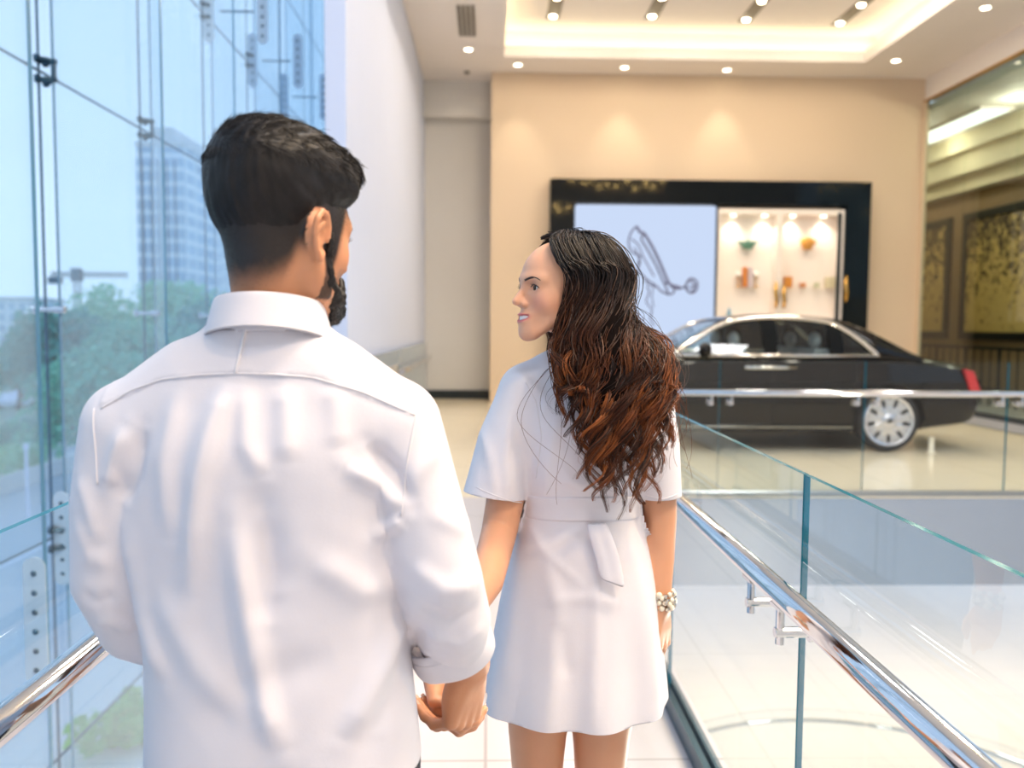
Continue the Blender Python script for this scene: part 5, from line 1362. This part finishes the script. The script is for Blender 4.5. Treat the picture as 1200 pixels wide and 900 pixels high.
# shirt
def man_shirt():
    G = Field((-.60, .90, .80), (.06, 1.34, 1.49), .0042)
    G.loft([(.80, -.268, 1.125, .184, .130), (.88, -.269, 1.125, .180, .126), (.99, -.273, 1.125, .175, .120), (1.11, -.279, 1.125, .175, .118), (1.22, -.288, 1.125, .186, .122), (1.30, -.287, 1.125, .186, .120), (1.355, -.285, 1.12, .168, .100), (1.40, -.281, 1.112, .118, .080), (1.445, -.279, 1.105, .074, .068), (1.47, -.279, 1.10, .068, .064)], 0, n=2.35)
    G.chain([(-.285, 1.108, 1.395), (-.20, 1.108, 1.373), (-.128, 1.108, 1.322)], [.052, .058, .058], .035)
    G.chain([(-.285, 1.108, 1.395), (-.375, 1.108, 1.373), (-.450, 1.108, 1.318)], [.052, .058, .060], .035)
    G.chain([(-.122, 1.108, 1.318), (-.092, 1.10, 1.22), (-.062, 1.092, 1.12), (-.050, 1.13, 1.055), (-.046, 1.175, 1.0), (-.040, 1.205, .955)], [.063, .060, .057, .057, .046, .041], .007)
    G.chain([(-.455, 1.108, 1.315), (-.474, 1.105, 1.22), (-.482, 1.11, 1.12), (-.470, 1.15, 1.05), (-.450, 1.225, .995), (-.440, 1.25, .97)], [.064, .060, .056, .056, .048, .045], .007)
    V, Q = G.mesh(6); Nn = normals(V, Q)
    back = np.clip(-Nn[:, 1]*1.5, 0, 1); Y0 = 1.01
    F_ = [(px([(269, 440), (250, 500), (236, 560), (218, 720)], Y0), .0075, .016), (px([(282, 440), (290, 520), (312, 560)], Y0), .004, .012),
          (px([(276, 600), (292, 720), (310, 820), (334, 885)], Y0), .0075, .016), (px([(300, 560), (330, 700)], Y0), -.004, .02),
          (px([(313, 600), (313, 735)], Y0), -.004, .016), (px([(400, 545), (440, 575), (468, 606)], Y0), .0065, .011), (px([(425, 520), (462, 560), (482, 600)], Y0), -.006, .010),
          (px([(430, 640), (455, 625), (470, 615)], Y0), .005, .010), (px([(402, 876), (440, 800), (478, 735)], Y0), .007, .015), (px([(440, 880), (470, 800), (486, 740)], Y0), -.004, .014),
          (px([(140, 500), (122, 545), (112, 580)], Y0), .006, .012), (px([(160, 500), (150, 560), (130, 600)], Y0), -.005, .010), (px([(128, 600), (152, 735), (185, 815)], Y0), .006, .016),
          (px([(330, 450), (338, 545)], Y0), .004, .014), (px([(205, 450), (190, 540), (200, 640)], Y0), .004, .014), (px([(385, 450), (395, 530)], Y0), .003, .014),
          (px([(170, 690), (230, 780), (300, 850)], Y0), .004, .02), (px([(225, 870), (300, 800), (400, 770)], Y0), -.003, .025), (px([(360, 650), (420, 700), (470, 700)], Y0), .004, .018)]
    disp = 1.75*folds(V, F_)*back
    # sleeves: creases round the elbow and forearm
    arm = np.clip((V[:, 0]+.105)/.02, 0, 1)+np.clip((-.455-V[:, 0])/.02, 0, 1)
    Fs = [(px([(500, 600), (540, 625), (565, 620)], 1.04), .004, .010), (px([(478, 660), (520, 690), (560, 690)], 1.04), .006, .012), (px([(482, 705), (530, 735), (565, 715)], 1.04), -.005, .010), (px([(490, 745), (540, 760), (570, 738)], 1.06), .004, .009),
          (px([(470, 600), (485, 560), (520, 520)], 1.04), .005, .012), (px([(90, 600), (110, 650), (135, 660)], 1.06), .005, .012), (px([(100, 690), (125, 700), (148, 690)], 1.08), -.004, .01), (px([(110, 730), (135, 725), (155, 745)], 1.08), .005, .010), (px([(95, 555), (110, 590), (125, 640)], 1.06), .005, .010)]
    disp = disp+folds(V, Fs)*np.clip(-Nn[:, 1]*1.3+.25, 0, 1)
    yz = np.interp(V[:, 0], [p[0] for p in px([(107, 479), (180, 446), (275, 438), (364, 443), (481, 489)], 1.02)], [p[1] for p in px([(107, 479), (180, 446), (275, 438), (364, 443), (481, 489)], 1.02)])
    disp = disp+.0022*(V[:, 2] > yz)*(V[:, 2] < yz+.2)*back*(np.abs(V[:, 0]+.285) < .19)
    disp = disp+.0016*noise3(V*np.array((1, 1, .35)), 4.5, 12)
    V = V+Nn*disp[:, None]; Nn = normals(V, Q)
    o = mesh_obj('shirt', V, Q, M['shirt'], man)
    cut(o, (-.279, 1.1, 1.452), (0, -.15, 1), (-.279, 1.1, 1.46), .11)
    hemz = .872
    outside = lambda q: (abs(q.x+.273)/.184)**2.3+(abs(q.y-1.125)/.134)**2.3 > 1
    cut(o, (0, 0, hemz), (0, 0, -1))
    dR = Vector((.30, .48, -.82)).normalized(); cR = Vector((-.0455, 1.180, .994)); cut(o, cR, dR, cR+dR*.05, .115, outside)
    dL = Vector((.15, .60, -.78)).normalized(); cL = Vector((-.443, 1.242, .98)); cut(o, cL, dL, cL+dL*.04, .11, outside)
    md = o.modifiers.new('t', 'SOLIDIFY'); md.thickness = .0018; md.offset = -1
    yoke = px([(104, 482), (140, 460), (180, 446), (228, 440), (275, 438), (320, 439), (364, 443), (420, 460), (483, 490)], 1.02)
    seam(yoke, .0011, o, V, Nn); seam(px([(283, 386), (279, 410), (274, 437)], 1.02), .0022, o, V, Nn, 'pleat')
    seam(px([(492, 466), (487, 490), (478, 540), (472, 600)], 1.06), .0013, o, V, Nn)
    seam(px([(112, 478), (118, 520), (122, 565)], 1.06), .0012, o, V, Nn)
    # collar: a stand round the neck folded over into a leaf
    def ring(a, b, z, zf, cx=-.277, cy=1.098, gap=.10):
        out = []
        for q in np.linspace(-PI/2-PI+gap, -PI/2+PI-gap, 49):     # centred on the back, open at the front
            w = q; x = cx+a*math.cos(w); y = cy+b*math.sin(w); fr = (1+math.sin(w))/2
            out.append((x, y, z+(zf-z)*fr))
        return out
    m = MB(); rows = [ring(.0655, .0655, 1.440, 1.425), ring(.0648, .0650, 1.465, 1.446), ring(.0650, .0655, 1.4875, 1.462), ring(.0665, .0672, 1.4895, 1.464), ring(.0685, .0692, 1.486, 1.460), ring(.0740, .0750, 1.466, 1.438), ring(.0810, .0825, 1.446, 1.400, gap=.13)]
    m.grid(rows); c = m.build('collar', M['shirt'], o, smooth=True, solid=.0016, sub=1)
    m = MB(); m.tube(ring(.0806, .0822, 1.4495, 1.404, gap=.16), .0007, 6); m.build('seam', M['seam'], c)
    # rolled cuffs
    def cuff(c, d, r, name='cuff', ph=0.0):
        d = Vector(d).normalized(); a = d.orthogonal().normalized(); b = d.cross(a); m = MB(); rows = []
        prof = [(-.004, .86), (.001, .97), (-.004, 1.05), (-.020, 1.085), (-.042, 1.07), (-.056, 1.045), (-.060, 1.0), (-.056, .95)]
        for h, f in prof[::-1]:
            rows.append([c+d*(h+.005*math.sin(w*2+ph)+.003*math.sin(3*w))+(a*math.cos(w)+b*math.sin(w))*r*f*(1+.035*math.sin(2*w+1)+.02*math.sin(5*w+h*60)) for w in [2*PI*q/40 for q in range(40)]])
        m.grid(rows, closed=True); cu = m.build('cuff', M['shirt'], o, smooth=True, solid=.0018, sub=1)
        m = MB(); m.tube([c+d*(-.046+.005*math.sin(w*2+ph)+.003*math.sin(3*w))+(a*math.cos(w)+b*math.sin(w))*r*1.072*(1+.035*math.sin(2*w+1)+.02*math.sin(5*w-2.7)) for w in [2*PI*q/40 for q in range(41)]], .0011, 6, caps=False); m.build('seam', M['seam'], cu)
        return cu
    cu = cuff(cR+dR*.010, dR, .0545); cuff(cL+dL*.008, dL, .050, ph=1.0)
    bd = Vector((-1, -.35, 0)); bd = (bd-dR*bd.dot(dR)).normalized(); b = cR-dR*.020+bd*.0590; MB().lathe([(.001, -.001), (.0052, -.001), (.0055, .001), (.001, .0012)], (0, 0, 0), 14, axis='x').build('x', M['seam'], None)
    bo = bpy.data.objects['x']; bo.name = 'cuff_button'; bo.data.name = 'cuff_button'; bo.parent = cu; bo.location = b-world_loc(cu); bo.rotation_euler = bd.to_track_quat('X', 'Z').to_euler()
    return o
shirt = man_shirt()
def trousers(parent, mat):
    G = Field((-.52, .94, .05), (.0, 1.36, 1.02), .009)
    G.loft([(.80, -.266, 1.13, .160, .112), (.92, -.268, 1.128, .156, .108), (1.0, -.268, 1.125, .152, .102)], 0)
    for sx in (-1, 1): G.chain([(-.262+sx*.085, 1.13, .84), (-.262+sx*.095, 1.14, .48), (-.262+sx*.10, 1.15+sx*.05, .09)], [.086, .076, .062], .03)
    V, Q = G.mesh(2); Nn = normals(V, Q); V = V+Nn*(.003*noise3(V, 7, 22))[:, None]
    o = mesh_obj('trousers', V, Q, mat, parent); cut(o, (0, 0, .075), (0, 0, -1)); cut(o, (0, 0, .985), (0, 0, 1)); o.modifiers.new('t', 'SOLIDIFY').thickness = .002
    for sx in (-1, 1):
        G = Field((-.50, 1.0, 0), (-.02, 1.5, .14), .006); x = -.262+sx*.10; y0 = 1.14+sx*.05
        G.chain([(x, y0-.03, .045), (x, y0+.02, .05)], [.043, .042], 0); G.chain([(x, y0, .045), (x+sx*.006, y0+.12, .038), (x+sx*.008, y0+.20, .034)], [.042, .044, .033], .02)
        G.chain([(x, y0, .09), (x, y0, .05)], [.045, .045], .02); V, Q = G.mesh(2); V[:, 2] = np.maximum(V[:, 2], .001)
        mesh_obj('shoe', V, Q, M['leather_brown'], parent)
trousers(man, M['navy'])
# ------------------------------------------------------------------ the woman
A25 = math.radians(24)
HW_ = Frame((.144, 1.70, 1.511), (-math.cos(A25), -math.sin(A25), .06), sc=.885)
LW = Vector((-.088, 1.352, .905))          # her left wrist
def woman_body():
    G = Field((-.16, 1.16, 0), (.47, 2.02, 1.68), .0085, [((.03, 1.58, 1.40), (.28, 1.82, 1.66), .0028), ((-.12, 1.16, .76), (.05, 1.42, .99), .0024), ((.31, 1.66, .74), (.41, 1.82, .90), .003)])
    head(G, HW_, smile=True)
    nb = (.200, 1.745, 1.36)
    G.chain([nb, (.195, 1.738, 1.43), HW_.p(0, -.025, -.035)], [.050, .046, .048], .025)
    G.loft([(.86, .195, 1.75, .150, .105), (.96, .197, 1.75, .145, .100), (1.08, .196, 1.755, .108, .080), (1.20, .200, 1.755, .130, .092), (1.29, .205, 1.755, .140, .095), (1.36, .206, 1.75, .10, .065)], .02)
    G.chain([nb, (.095, 1.75, 1.325)], [.036, .036], .03); G.chain([nb, (.315, 1.75, 1.325)], [.036, .036], .03)
    G.chain([(.084, 1.75, 1.305), (.055, 1.735, 1.19), (.026, 1.705, 1.035), (.0, 1.56, .975), tuple(LW)], [.040, .041, .0365, .032, .0225], .02)
    G.chain([(.332, 1.75, 1.305), (.352, 1.75, 1.19), (.361, 1.745, 1.06), (.362, 1.74, .97), (.361, 1.725, .872)], [.043, .040, .0345, .029, .0205], .02)
    for sx in (-1, 1):
        G.chain([(.195+sx*.075, 1.755, .86), (.178+sx*.068, 1.75, .60), (.176+sx*.066, 1.745, .47), (.176+sx*.064, 1.77, .30), (.176+sx*.062, 1.755, .09)], [.085, .062, .050, .050, .032], .02)
        G.chain([(.176+sx*.062, 1.745, .055), (.176+sx*.068, 1.89, .03)], [.030, .024], .02)
    tl, axl = hand(G, LW, (.16, -.72, -.66), (-1, -.10, -.25), False, .92, curl=[(48, 50, 26), (54, 52, 26), (58, 52, 26), (62, 50, 24)], spread=.08, thumb=[(.020, .028, -.008), (.046, .046, -.020), (.072, .048, -.030), (.090, .044, -.040)])
    tr, axr = hand(G, (.361, 1.723, .868), (.0, .02, -1), (.75, -.65, 0), True, .88, curl=[(22, 28, 18), (26, 30, 18), (30, 32, 20), (34, 34, 22)], spread=.04)
    V, Q = G.mesh(2); Lh = HW_.loc(V)
    c, mix = face_colour(Lh, lin(224, 168, 134)[:3], lin(206, 100, 104)[:3], lin(226, 138, 118)[:3])
    x, y, z = Lh.T
    for sx in (-1, 1): mix(.35*np.exp(-(((x-sx*.031)/.017)**2+((z-.019)/.009)**2))*(y > .05), lin(120, 82, 72)[:3])
    body = (np.abs(Lh).max(axis=1) > .16); c[body] = c[body]*np.array((.96, .90, .84))
    o = mesh_obj('person', V, Q, M['skin_w'], None, c, origin=(.185, 1.755, 0))
    return o, tl, tr, axl, G
woman, tl, tr, axl, GW = woman_body()
tag(woman, 'woman with long wavy brown hair in a short white dress, smiling back at the man', 'person')
nails(tl, woman, M['nail'], .92); nails(tr, woman, M['nail'], .88)
face_bits(HW_, GW, woman, 'iris_brown', 'brow_dark', browk=.62)
# ring on her left hand
rp = tl[2][0]; rc = Vector(rp[0])*.45+Vector(rp[1])*.55; rd = (Vector(rp[1])-Vector(rp[0])).normalized()
a_ = rd.orthogonal().normalized(); b_ = rd.cross(a_)
m = MB(); m.tube([rc+(a_*math.cos(2*PI*q/24)+b_*math.sin(2*PI*q/24))*.0092 for q in range(25)], .0011, 8, caps=False)
rg = m.build('ring', M['steel'], woman, smooth=True)
bk = Vector(axl[2]); bk = (bk-rd*bk.dot(rd)).normalized(); gp = rc+bk*.0112
m = MB(); m.ball(gp, .0042, 8, 6); m.build('gemstone', pbr('clear_gem', lin(235, 238, 250), .03, .6, .02, 10), rg)
# bracelet of pearls and crystals on her right wrist
m = MB(); rb = random.Random(3); wc = Vector((.3615, 1.727, .889))
M['pearl'] = pbr('pearl', lin(240, 228, 206), .15, .15, .05, 60); M['gem'] = pbr('crystal', lin(214, 204, 190), .06, .85, .15, 60)
pe = MB(); cr_ = MB()
for row in range(4):
    for q in range(15):
        w = 2*PI*(q+.5*(row % 2))/15; rr = rb.uniform(.0042, .0068); p = wc+Vector((math.cos(w)*(.0240+rr*.55), math.sin(w)*(.0250+rr*.55), (row-1.5)*.0092+rb.uniform(-.003, .003)))
        (pe if (q+row) % 2 else cr_).ball(p, rr, 10, 8)
bl = pe.build('bracelet', M['pearl'], woman, smooth=True); cr_.build('crystals', M['gem'], bl)
# earring
e0 = Vector(HW_.p(-.083, .004, -.032)); m = MB()
for k in range(6): m.ball(e0+Vector((.001*math.sin(k*2), -.003, -.004-.0075*k)), .0022+.0006*(k % 2)+(.001 if k > 3 else 0), 8, 6)
m.tube([e0, e0+Vector((0, -.003, -.045))], .0006, 6); m.build('earring', M['gem'], woman)
# dress
def woman_dress():
    G = Field((-.09, 1.52, .60), (.47, 1.99, 1.42), .0044)
    G.loft([(.60, .187, 1.755, .196, .172), (.68, .188, 1.755, .192, .166), (.78, .191, 1.755, .180, .152), (.90, .195, 1.755, .162, .134), (.99, .198, 1.756, .142, .116), (1.06, .196, 1.757, .124, .098), (1.09, .196, 1.757, .1225, .096), (1.13, .197, 1.756, .132, .105), (1.20, .202, 1.755, .148, .116), (1.28, .206, 1.752, .152, .112), (1.335, .206, 1.75, .130, .088), (1.375, .205, 1.747, .082, .066), (1.41, .203, 1.745, .056, .055)], 0, n=2.25)
    G.chain([(.205, 1.748, 1.370), (.13, 1.748, 1.345), (.085, 1.748, 1.316)], [.050, .055, .056], .03)
    G.chain([(.205, 1.748, 1.370), (.28, 1.748, 1.346), (.325, 1.748, 1.316)], [.050, .055, .054], .03)
    G.chain([(.080, 1.746, 1.314), (.040, 1.738, 1.21), (.013, 1.725, 1.10), (.004, 1.72, 1.06)], [.056, .060, .062, .063], .02, flat=((0, 1, 0), 1.12))
    G.chain([(.328, 1.748, 1.305), (.348, 1.748, 1.21), (.357, 1.746, 1.10), (.360, 1.745, 1.06)], [.052, .049, .0465, .046], .02, flat=((0, 1, 0), 1.2))
    V, Q = G.mesh(6); Nn = normals(V, Q); back = np.clip(-Nn[:, 1]*1.4, 0, 1); Y0 = 1.64
    F_ = [(px([(640, 650), (655, 720), (650, 800), (640, 870)], 1.60), .006, .018), (px([(700, 640), (702, 700), (695, 800), (690, 870)], 1.60), .005, .016), (px([(612, 640), (600, 740), (590, 830)], 1.62), .004, .016), (px([(750, 640), (765, 740), (770, 840)], 1.62), .004, .018),
          (px([(612, 612), (640, 650), (690, 690)], Y0), .003, .010), (px([(612, 660), (650, 640), (690, 618)], Y0), .003, .010), (px([(640, 712), (690, 705), (730, 715)], 1.6), .004, .014), (px([(655, 730), (665, 800)], 1.6), -.004, .016),
          (px([(640, 470), (628, 530), (612, 590)], Y0), -.005, .012), (px([(655, 480), (645, 540), (640, 590)], Y0), .004, .012), (px([(745, 480), (748, 540), (740, 585)], Y0), -.004, .012), (px([(600, 430), (640, 470), (630, 530)], Y0), .004, .010),
          (px([(560, 500), (575, 540), (580, 580)], 1.67), .004, .012), (px([(600, 480), (592, 540), (598, 590)], 1.67), .004, .012), (px([(640, 560), (700, 572), (745, 562)], Y0), .004, .012), (px([(650, 540), (690, 585)], Y0), .003, .01)]
    disp = folds(V, F_)*back+.0012*noise3(V*np.array((1, 1, .4)), 6, 31)
    ang = np.arctan2(V[:, 1]-1.755, V[:, 0]-.19); disp = disp+np.clip((.92-V[:, 2])/.3, 0, 1)*(.0075*np.sin(ang*9+1.0)+.005*np.sin(ang*5+2))
    V = V+Nn*disp[:, None]; Nn = normals(V, Q)
    o = mesh_obj('dress', V, Q, M['dress'], woman)
    cut(o, (.205, 1.745, 1.402), (0, -.1, 1), (.205, 1.745, 1.42), .075)
    cut(o, (0, 0, .668), (0, 0, -1))
    outside = lambda q: (abs(q.x-.196)/(.129+.34*max(0, 1.070-q.z)))**2.25+(abs(q.y-1.757)/(.105+.34*max(0, 1.070-q.z)))**2.25 > 1
    dL = Vector((-.14, -.06, -1)).normalized(); cL = Vector((.016, 1.727, 1.105)); cut(o, cL, dL, cL+Vector((-.012, 0, -.045)), .098, outside)
    dR = Vector((.06, 0, -1)).normalized(); cR = Vector((.357, 1.746, 1.100)); cut(o, cR, dR, cR+Vector((.022, 0, -.045)), .080, outside)
    md = o.modifiers.new('t', 'SOLIDIFY'); md.thickness = .0016; md.offset = -1
    # sleeve hems and skirt hem stitching
    seam(px([(546, 566), (580, 578), (612, 591)], 1.68), .0009, o, V, Nn); seam(px([(757, 581), (775, 584), (795, 579)], 1.70), .0009, o, V, Nn)
    seam(px([(616, 448), (628, 470), (634, 510), (628, 560)], 1.68), .0010, o, V, Nn)
    # waist band and its hanging tie
    def band(z, a, b): return [(.196+a*math.cos(w), 1.757+b*math.sin(w), z+.003*math.sin(w*3)) for w in [2*PI*q/56 for q in range(56)]]
    m = MB(); m.grid([band(1.064, .1270, .1010), band(1.066, .1290, .1030), band(1.080, .1272, .1012), band(1.096, .1285, .1022), band(1.110, .1325, .1062), band(1.112, .1305, .1042)], closed=True)
    s_ = m.build('sash', M['dress'], o, smooth=True, solid=.0016, sub=1)
    tiepts = [((686, 612), (711, 611)), ((694, 640), (722, 640)), ((700, 665), (729, 664)), ((703, 678), (733, 690))]
    rows = []
    for i, (a, b) in enumerate(tiepts):
        Yq = 1.640-.006*i-(.008 if i else 0); p, q = un(*a, Y=Yq), un(*b, Y=Yq); rows.append([tuple(p.lerp(q, f)+Vector((0, -.006*math.sin(f*PI)-.002*math.sin(f*9), 0))) for f in np.linspace(0, 1, 7)])
    m = MB(); m.grid(rows); m.build('sash_tie', M['dress'], s_, smooth=True, solid=.0025, sub=1)
    # collar at the nape under the hair
    m = MB(); rows = []
    for a, z in ((.052, 1.385), (.053, 1.408), (.060, 1.410), (.072, 1.378)): rows.append([(.203+a*math.cos(w), 1.745+a*math.sin(w)*.98, z-.010*(1+math.sin(w))) for w in np.linspace(-PI*1.5+.5, PI*.5-.5, 33)])
    m.grid(rows); m.build('collar', M['dress'], o, smooth=True, solid=.0016, sub=1)
woman_dress()
def woman_hair():
    r = np.random.default_rng(21)
    # dark under-volume
    G = Field((.03, 1.48, 1.16), (.42, 1.90, 1.70), .0045)
    E = lambda c, q, k=.01, op='u': G.ell(HW_.p(*c), HW_.r(*q), HW_.R, k, op)
    E((0, -.018, .050), (.0775, .0985, .0810), 0)
    E((-.030, -.045, .0), (.056, .070, .085), .03)
    G.chain([HW_.p(-.03, -.055, .0), (.225, 1.655, 1.40), (.235, 1.625, 1.32)], [.070, .062, .036], .03)
    E((0, .122, .004), (.105, .060, .090), .004, 's'); E((0, .13, .05), (.09, .062, .062), .004, 's'); E((-.015, .125, .088), (.10, .064, .050), .004, 's'); E((.0, .085, -.07), (.09, .075, .06), .004, 's')
    V, Q = G.mesh(2); Nn = normals(V, Q); V = V-Nn*.002
    dk = np.array(lin(24, 17, 16)[:3]); c = np.tile(dk, (len(V), 1))
    base = mesh_obj('hair', V, Q, pbr('dark_hair_underlayer', lin(20, 15, 14), .95, 0, .1, 60, spec=.03), woman)
    rx, ry, rz = .0885, .1130, .0930; cz0, cy0 = .050, -.020
    cols = [lin(22, 17, 17), lin(28, 20, 18), lin(40, 26, 20), lin(20, 16, 17)]; tips = [lin(116, 62, 32), lin(150, 86, 42), lin(84, 46, 28), lin(52, 33, 26)]; hi = lin(150, 120, 102)
    P, R_, C_ = [], [], []
    def scalp(psi, e, k=1.0):
        w = math.radians(psi); q = math.radians(e)
        return np.array(HW_.p(-math.sin(w)*math.cos(q)*rx*k, cy0+math.cos(w)*math.cos(q)*ry*k, cz0+math.sin(q)*rz*k))
    def partp(y): return np.array(HW_.p(.010, y, cz0+rz*.985*math.sqrt(max(.02, 1-((y-cy0)/ry)**2))))
    def cat(pts, n):
        A = np.array(pts); out = []
        for i in range(len(A)-1):
            p0, p1, p2, p3 = A[max(i-1, 0)], A[i], A[i+1], A[min(i+2, len(A)-1)]
            for k in range(n):
                f = k/n; out.append(.5*(2*p1+(p2-p0)*f+(2*p0-5*p1+4*p2-p3)*f*f+(3*p1-p0-3*p2+p3)*f**3))
        out.append(A[-1]); return np.array(out)
    clumps = []
    for i in range(124):
        u = (i+.5)/124; psi = 57+u*220+r.normal(0, 2)            # from the face edge on her left round the back to her right
        v = np.clip((psi-57)/220, 0, 1)
        part = np.array(HW_.p(.012, .066-.10*min(1, v*1.5), .0))
        fs = max(0., 1-v/.30)
        top = scalp(psi-24*fs, 66+r.uniform(-6, 8), 1.0)
        e_lo = -12+r.uniform(-8, 8)
        pts = [partp(.050-.10*min(1, v*1.4)), top, scalp(psi-17*fs, 40, 1.03), scalp(psi-1*fs, 12, 1.08), scalp(psi+14*fs, e_lo, 1.12)]
        xN = np.interp(v, [0, .12, .35, .6, 1], [.150, .160, .205, .262, .318])+r.normal(0, .008)
        yN = np.interp(v, [0, .12, .35, .6, 1], [1.640, 1.618, 1.612, 1.630, 1.67])+r.normal(0, .008)
        x2 = np.interp(v, [0, .12, .35, .6, 1], [.140, .160, .212, .275, .340])+r.normal(0, .010)
        x3 = np.interp(v, [0, .12, .35, .6, 1], [.150, .180, .222, .282, .352])+r.normal(0, .016)
        lng = np.interp(v, [0, .12, .3, .5, .75, 1], [.04, .10, .22, .24, .22, .13])+r.uniform(-.15, .03)
        y2 = 1.612+abs(r.normal(0, .008)); y3 = 1.600+abs(r.normal(0, .012))-.006
        pts += [np.array((xN, yN, 1.415+r.normal(0, .008))), np.array((x2, y2, 1.345)), np.array((x2*.5+x3*.5, y3, 1.345-lng*.5)), np.array((x3, y3+.004, 1.345-lng))]
        clumps.append((v, cat(pts, 14), r.integers(0, 4), r.uniform(0, 6.28), r.uniform(.11, .17), r.uniform(.6, 1.6)))
    for i in range(26):            # the far side of her head
        psi = 262+i*.85; sp_ = i/26
        pts = [partp(.044-.08*(1-sp_)), scalp(psi, 66, 1.0), scalp(psi, 40, 1.03), scalp(psi, 12, 1.07), scalp(psi, -14, 1.10),
               np.array((.150+.05*(1-sp_)+r.normal(0, .006), 1.792+r.normal(0, .008), 1.42)), np.array((.150+.06*(1-sp_), 1.835+r.normal(0, .008), 1.34)), np.array((.150+.06*(1-sp_)+r.normal(0, .01), 1.866, 1.25)), np.array((.155+.06*(1-sp_), 1.868, 1.20+r.uniform(-.05, .04)))]
        clumps.append((-.9, cat(pts, 14), r.integers(0, 4), r.uniform(0, 6.28), r.uniform(.11, .17), r.uniform(.6, 1.4)))
    for v, path, ci, ph, wl, am in clumps:
        far_ = v < 0; v = abs(v)
        K = len(path); t = np.linspace(0, 1, K); arc = np.concatenate([[0], np.cumsum(np.linalg.norm(np.diff(path, axis=0), axis=1))])
        wave = np.clip((t-.50)/.28, 0, 1)*am
        ns = 24
        for s in range(ns):
            off = r.normal(0, 1, 3)*np.array((.0095, .0045, .004)); tp = (1-.86*np.clip((t-.5)/.5, 0, 1))
            sp = 1.0+.5*np.sin(np.pi*np.clip((t-.35)/.5, 0, 1))
            ph2 = ph+r.normal(0, .16); fr = r.uniform(0, 1) < .07 and v > .14 and not far_
            am2 = 1.6 if fr else 1.0
            w1 = np.sin(arc/wl*6.283+ph2)*.0150*wave*am2; w2 = np.cos(arc/wl*6.283+ph2)*.0100*wave*am2
            pp = path+off[None, :]*(tp*sp)[:, None]*(np.clip(t*6, .35, 1))[:, None]*(1.8 if fr else 1)
            pp[:, 0] += w1; pp[:, 1] += w2-.004*wave; 
            n = K if r.uniform() < .6 else int(K*r.uniform(.78, 1)); pp = pp[:n]; tt = t[:n]
            rad = (.00105 if not fr else .0005)*(1-.75*np.clip((tt-.75)/.25, 0, 1))*r.uniform(.7, 1.15)
            a, b = np.array(cols[(ci+(s % 3 == 0)) % 4][:3]), np.array(tips[(ci+(s % 4 == 0)) % 4][:3])*r.uniform(.7, 1.3)
            g = np.clip((tt-np.interp(v, [0, .5, 1], [.48, .52, .36]))/.40, 0, 1)[:, None]; col = a*(1-g)+b*g
            if r.uniform() < .05: col = col*.45+np.array(hi[:3])*.55*(.35+.65*np.clip((tt-.15)/.3, 0, 1)[:, None])
            P.append(pp); R_.append(rad); C_.append(col)
    # loose flyaway strands falling over the left shoulder and past the right sleeve
    for a in range(13):
        q = r.uniform(0, 1)
        if q < .55: pts = [scalp(95, -10, 1.06), (.160+r.normal(0, .01), 1.635, 1.41), (.115+r.normal(0, .02), 1.625, 1.36+r.normal(0, .01)), (.120+r.normal(0, .03), 1.615, 1.27), (.140+r.normal(0, .03), 1.605, 1.17+r.normal(0, .03))]
        else: pts = [scalp(240, 5, 1.08), (.325, 1.66, 1.42), (.352+r.normal(0, .008), 1.63, 1.36), (.375+r.normal(0, .008), 1.63, 1.28), (.382+r.normal(0, .01), 1.64, 1.19+r.normal(0, .03))]
        p = cat(pts, 9); t = np.linspace(0, 1, len(p)); p[:, 0] += .010*np.sin(t*14+r.uniform(0, 6))*t; P.append(p); R_.append(.0008*(1-.6*t)); g = t[:, None]; C_.append(np.array(cols[1][:3])*(1-g)+np.array(tips[0][:3])*g)
    V, Q, c = strands(P, R_, C_, 3)
    mesh_obj('hair_locks', V, Q, M['hair'], base, c)
woman_hair()
# her shoes
for sx in (-1, 1):
    G = Field((.04, 1.68, 0), (.34, 1.98, .12), .005); x = .176+sx*.064
    G.chain([(x, 1.745, .05), (x+sx*.003, 1.82, .032), (x+sx*.006, 1.905, .026)], [.034, .036, .027], 0); V, Q = G.mesh(2); V[:, 2] = np.maximum(V[:, 2], .001)
    o = mesh_obj('shoe', V, Q, M['hide'], woman); cut(o, (x, 1.80, .05), (0, -.35, 1))
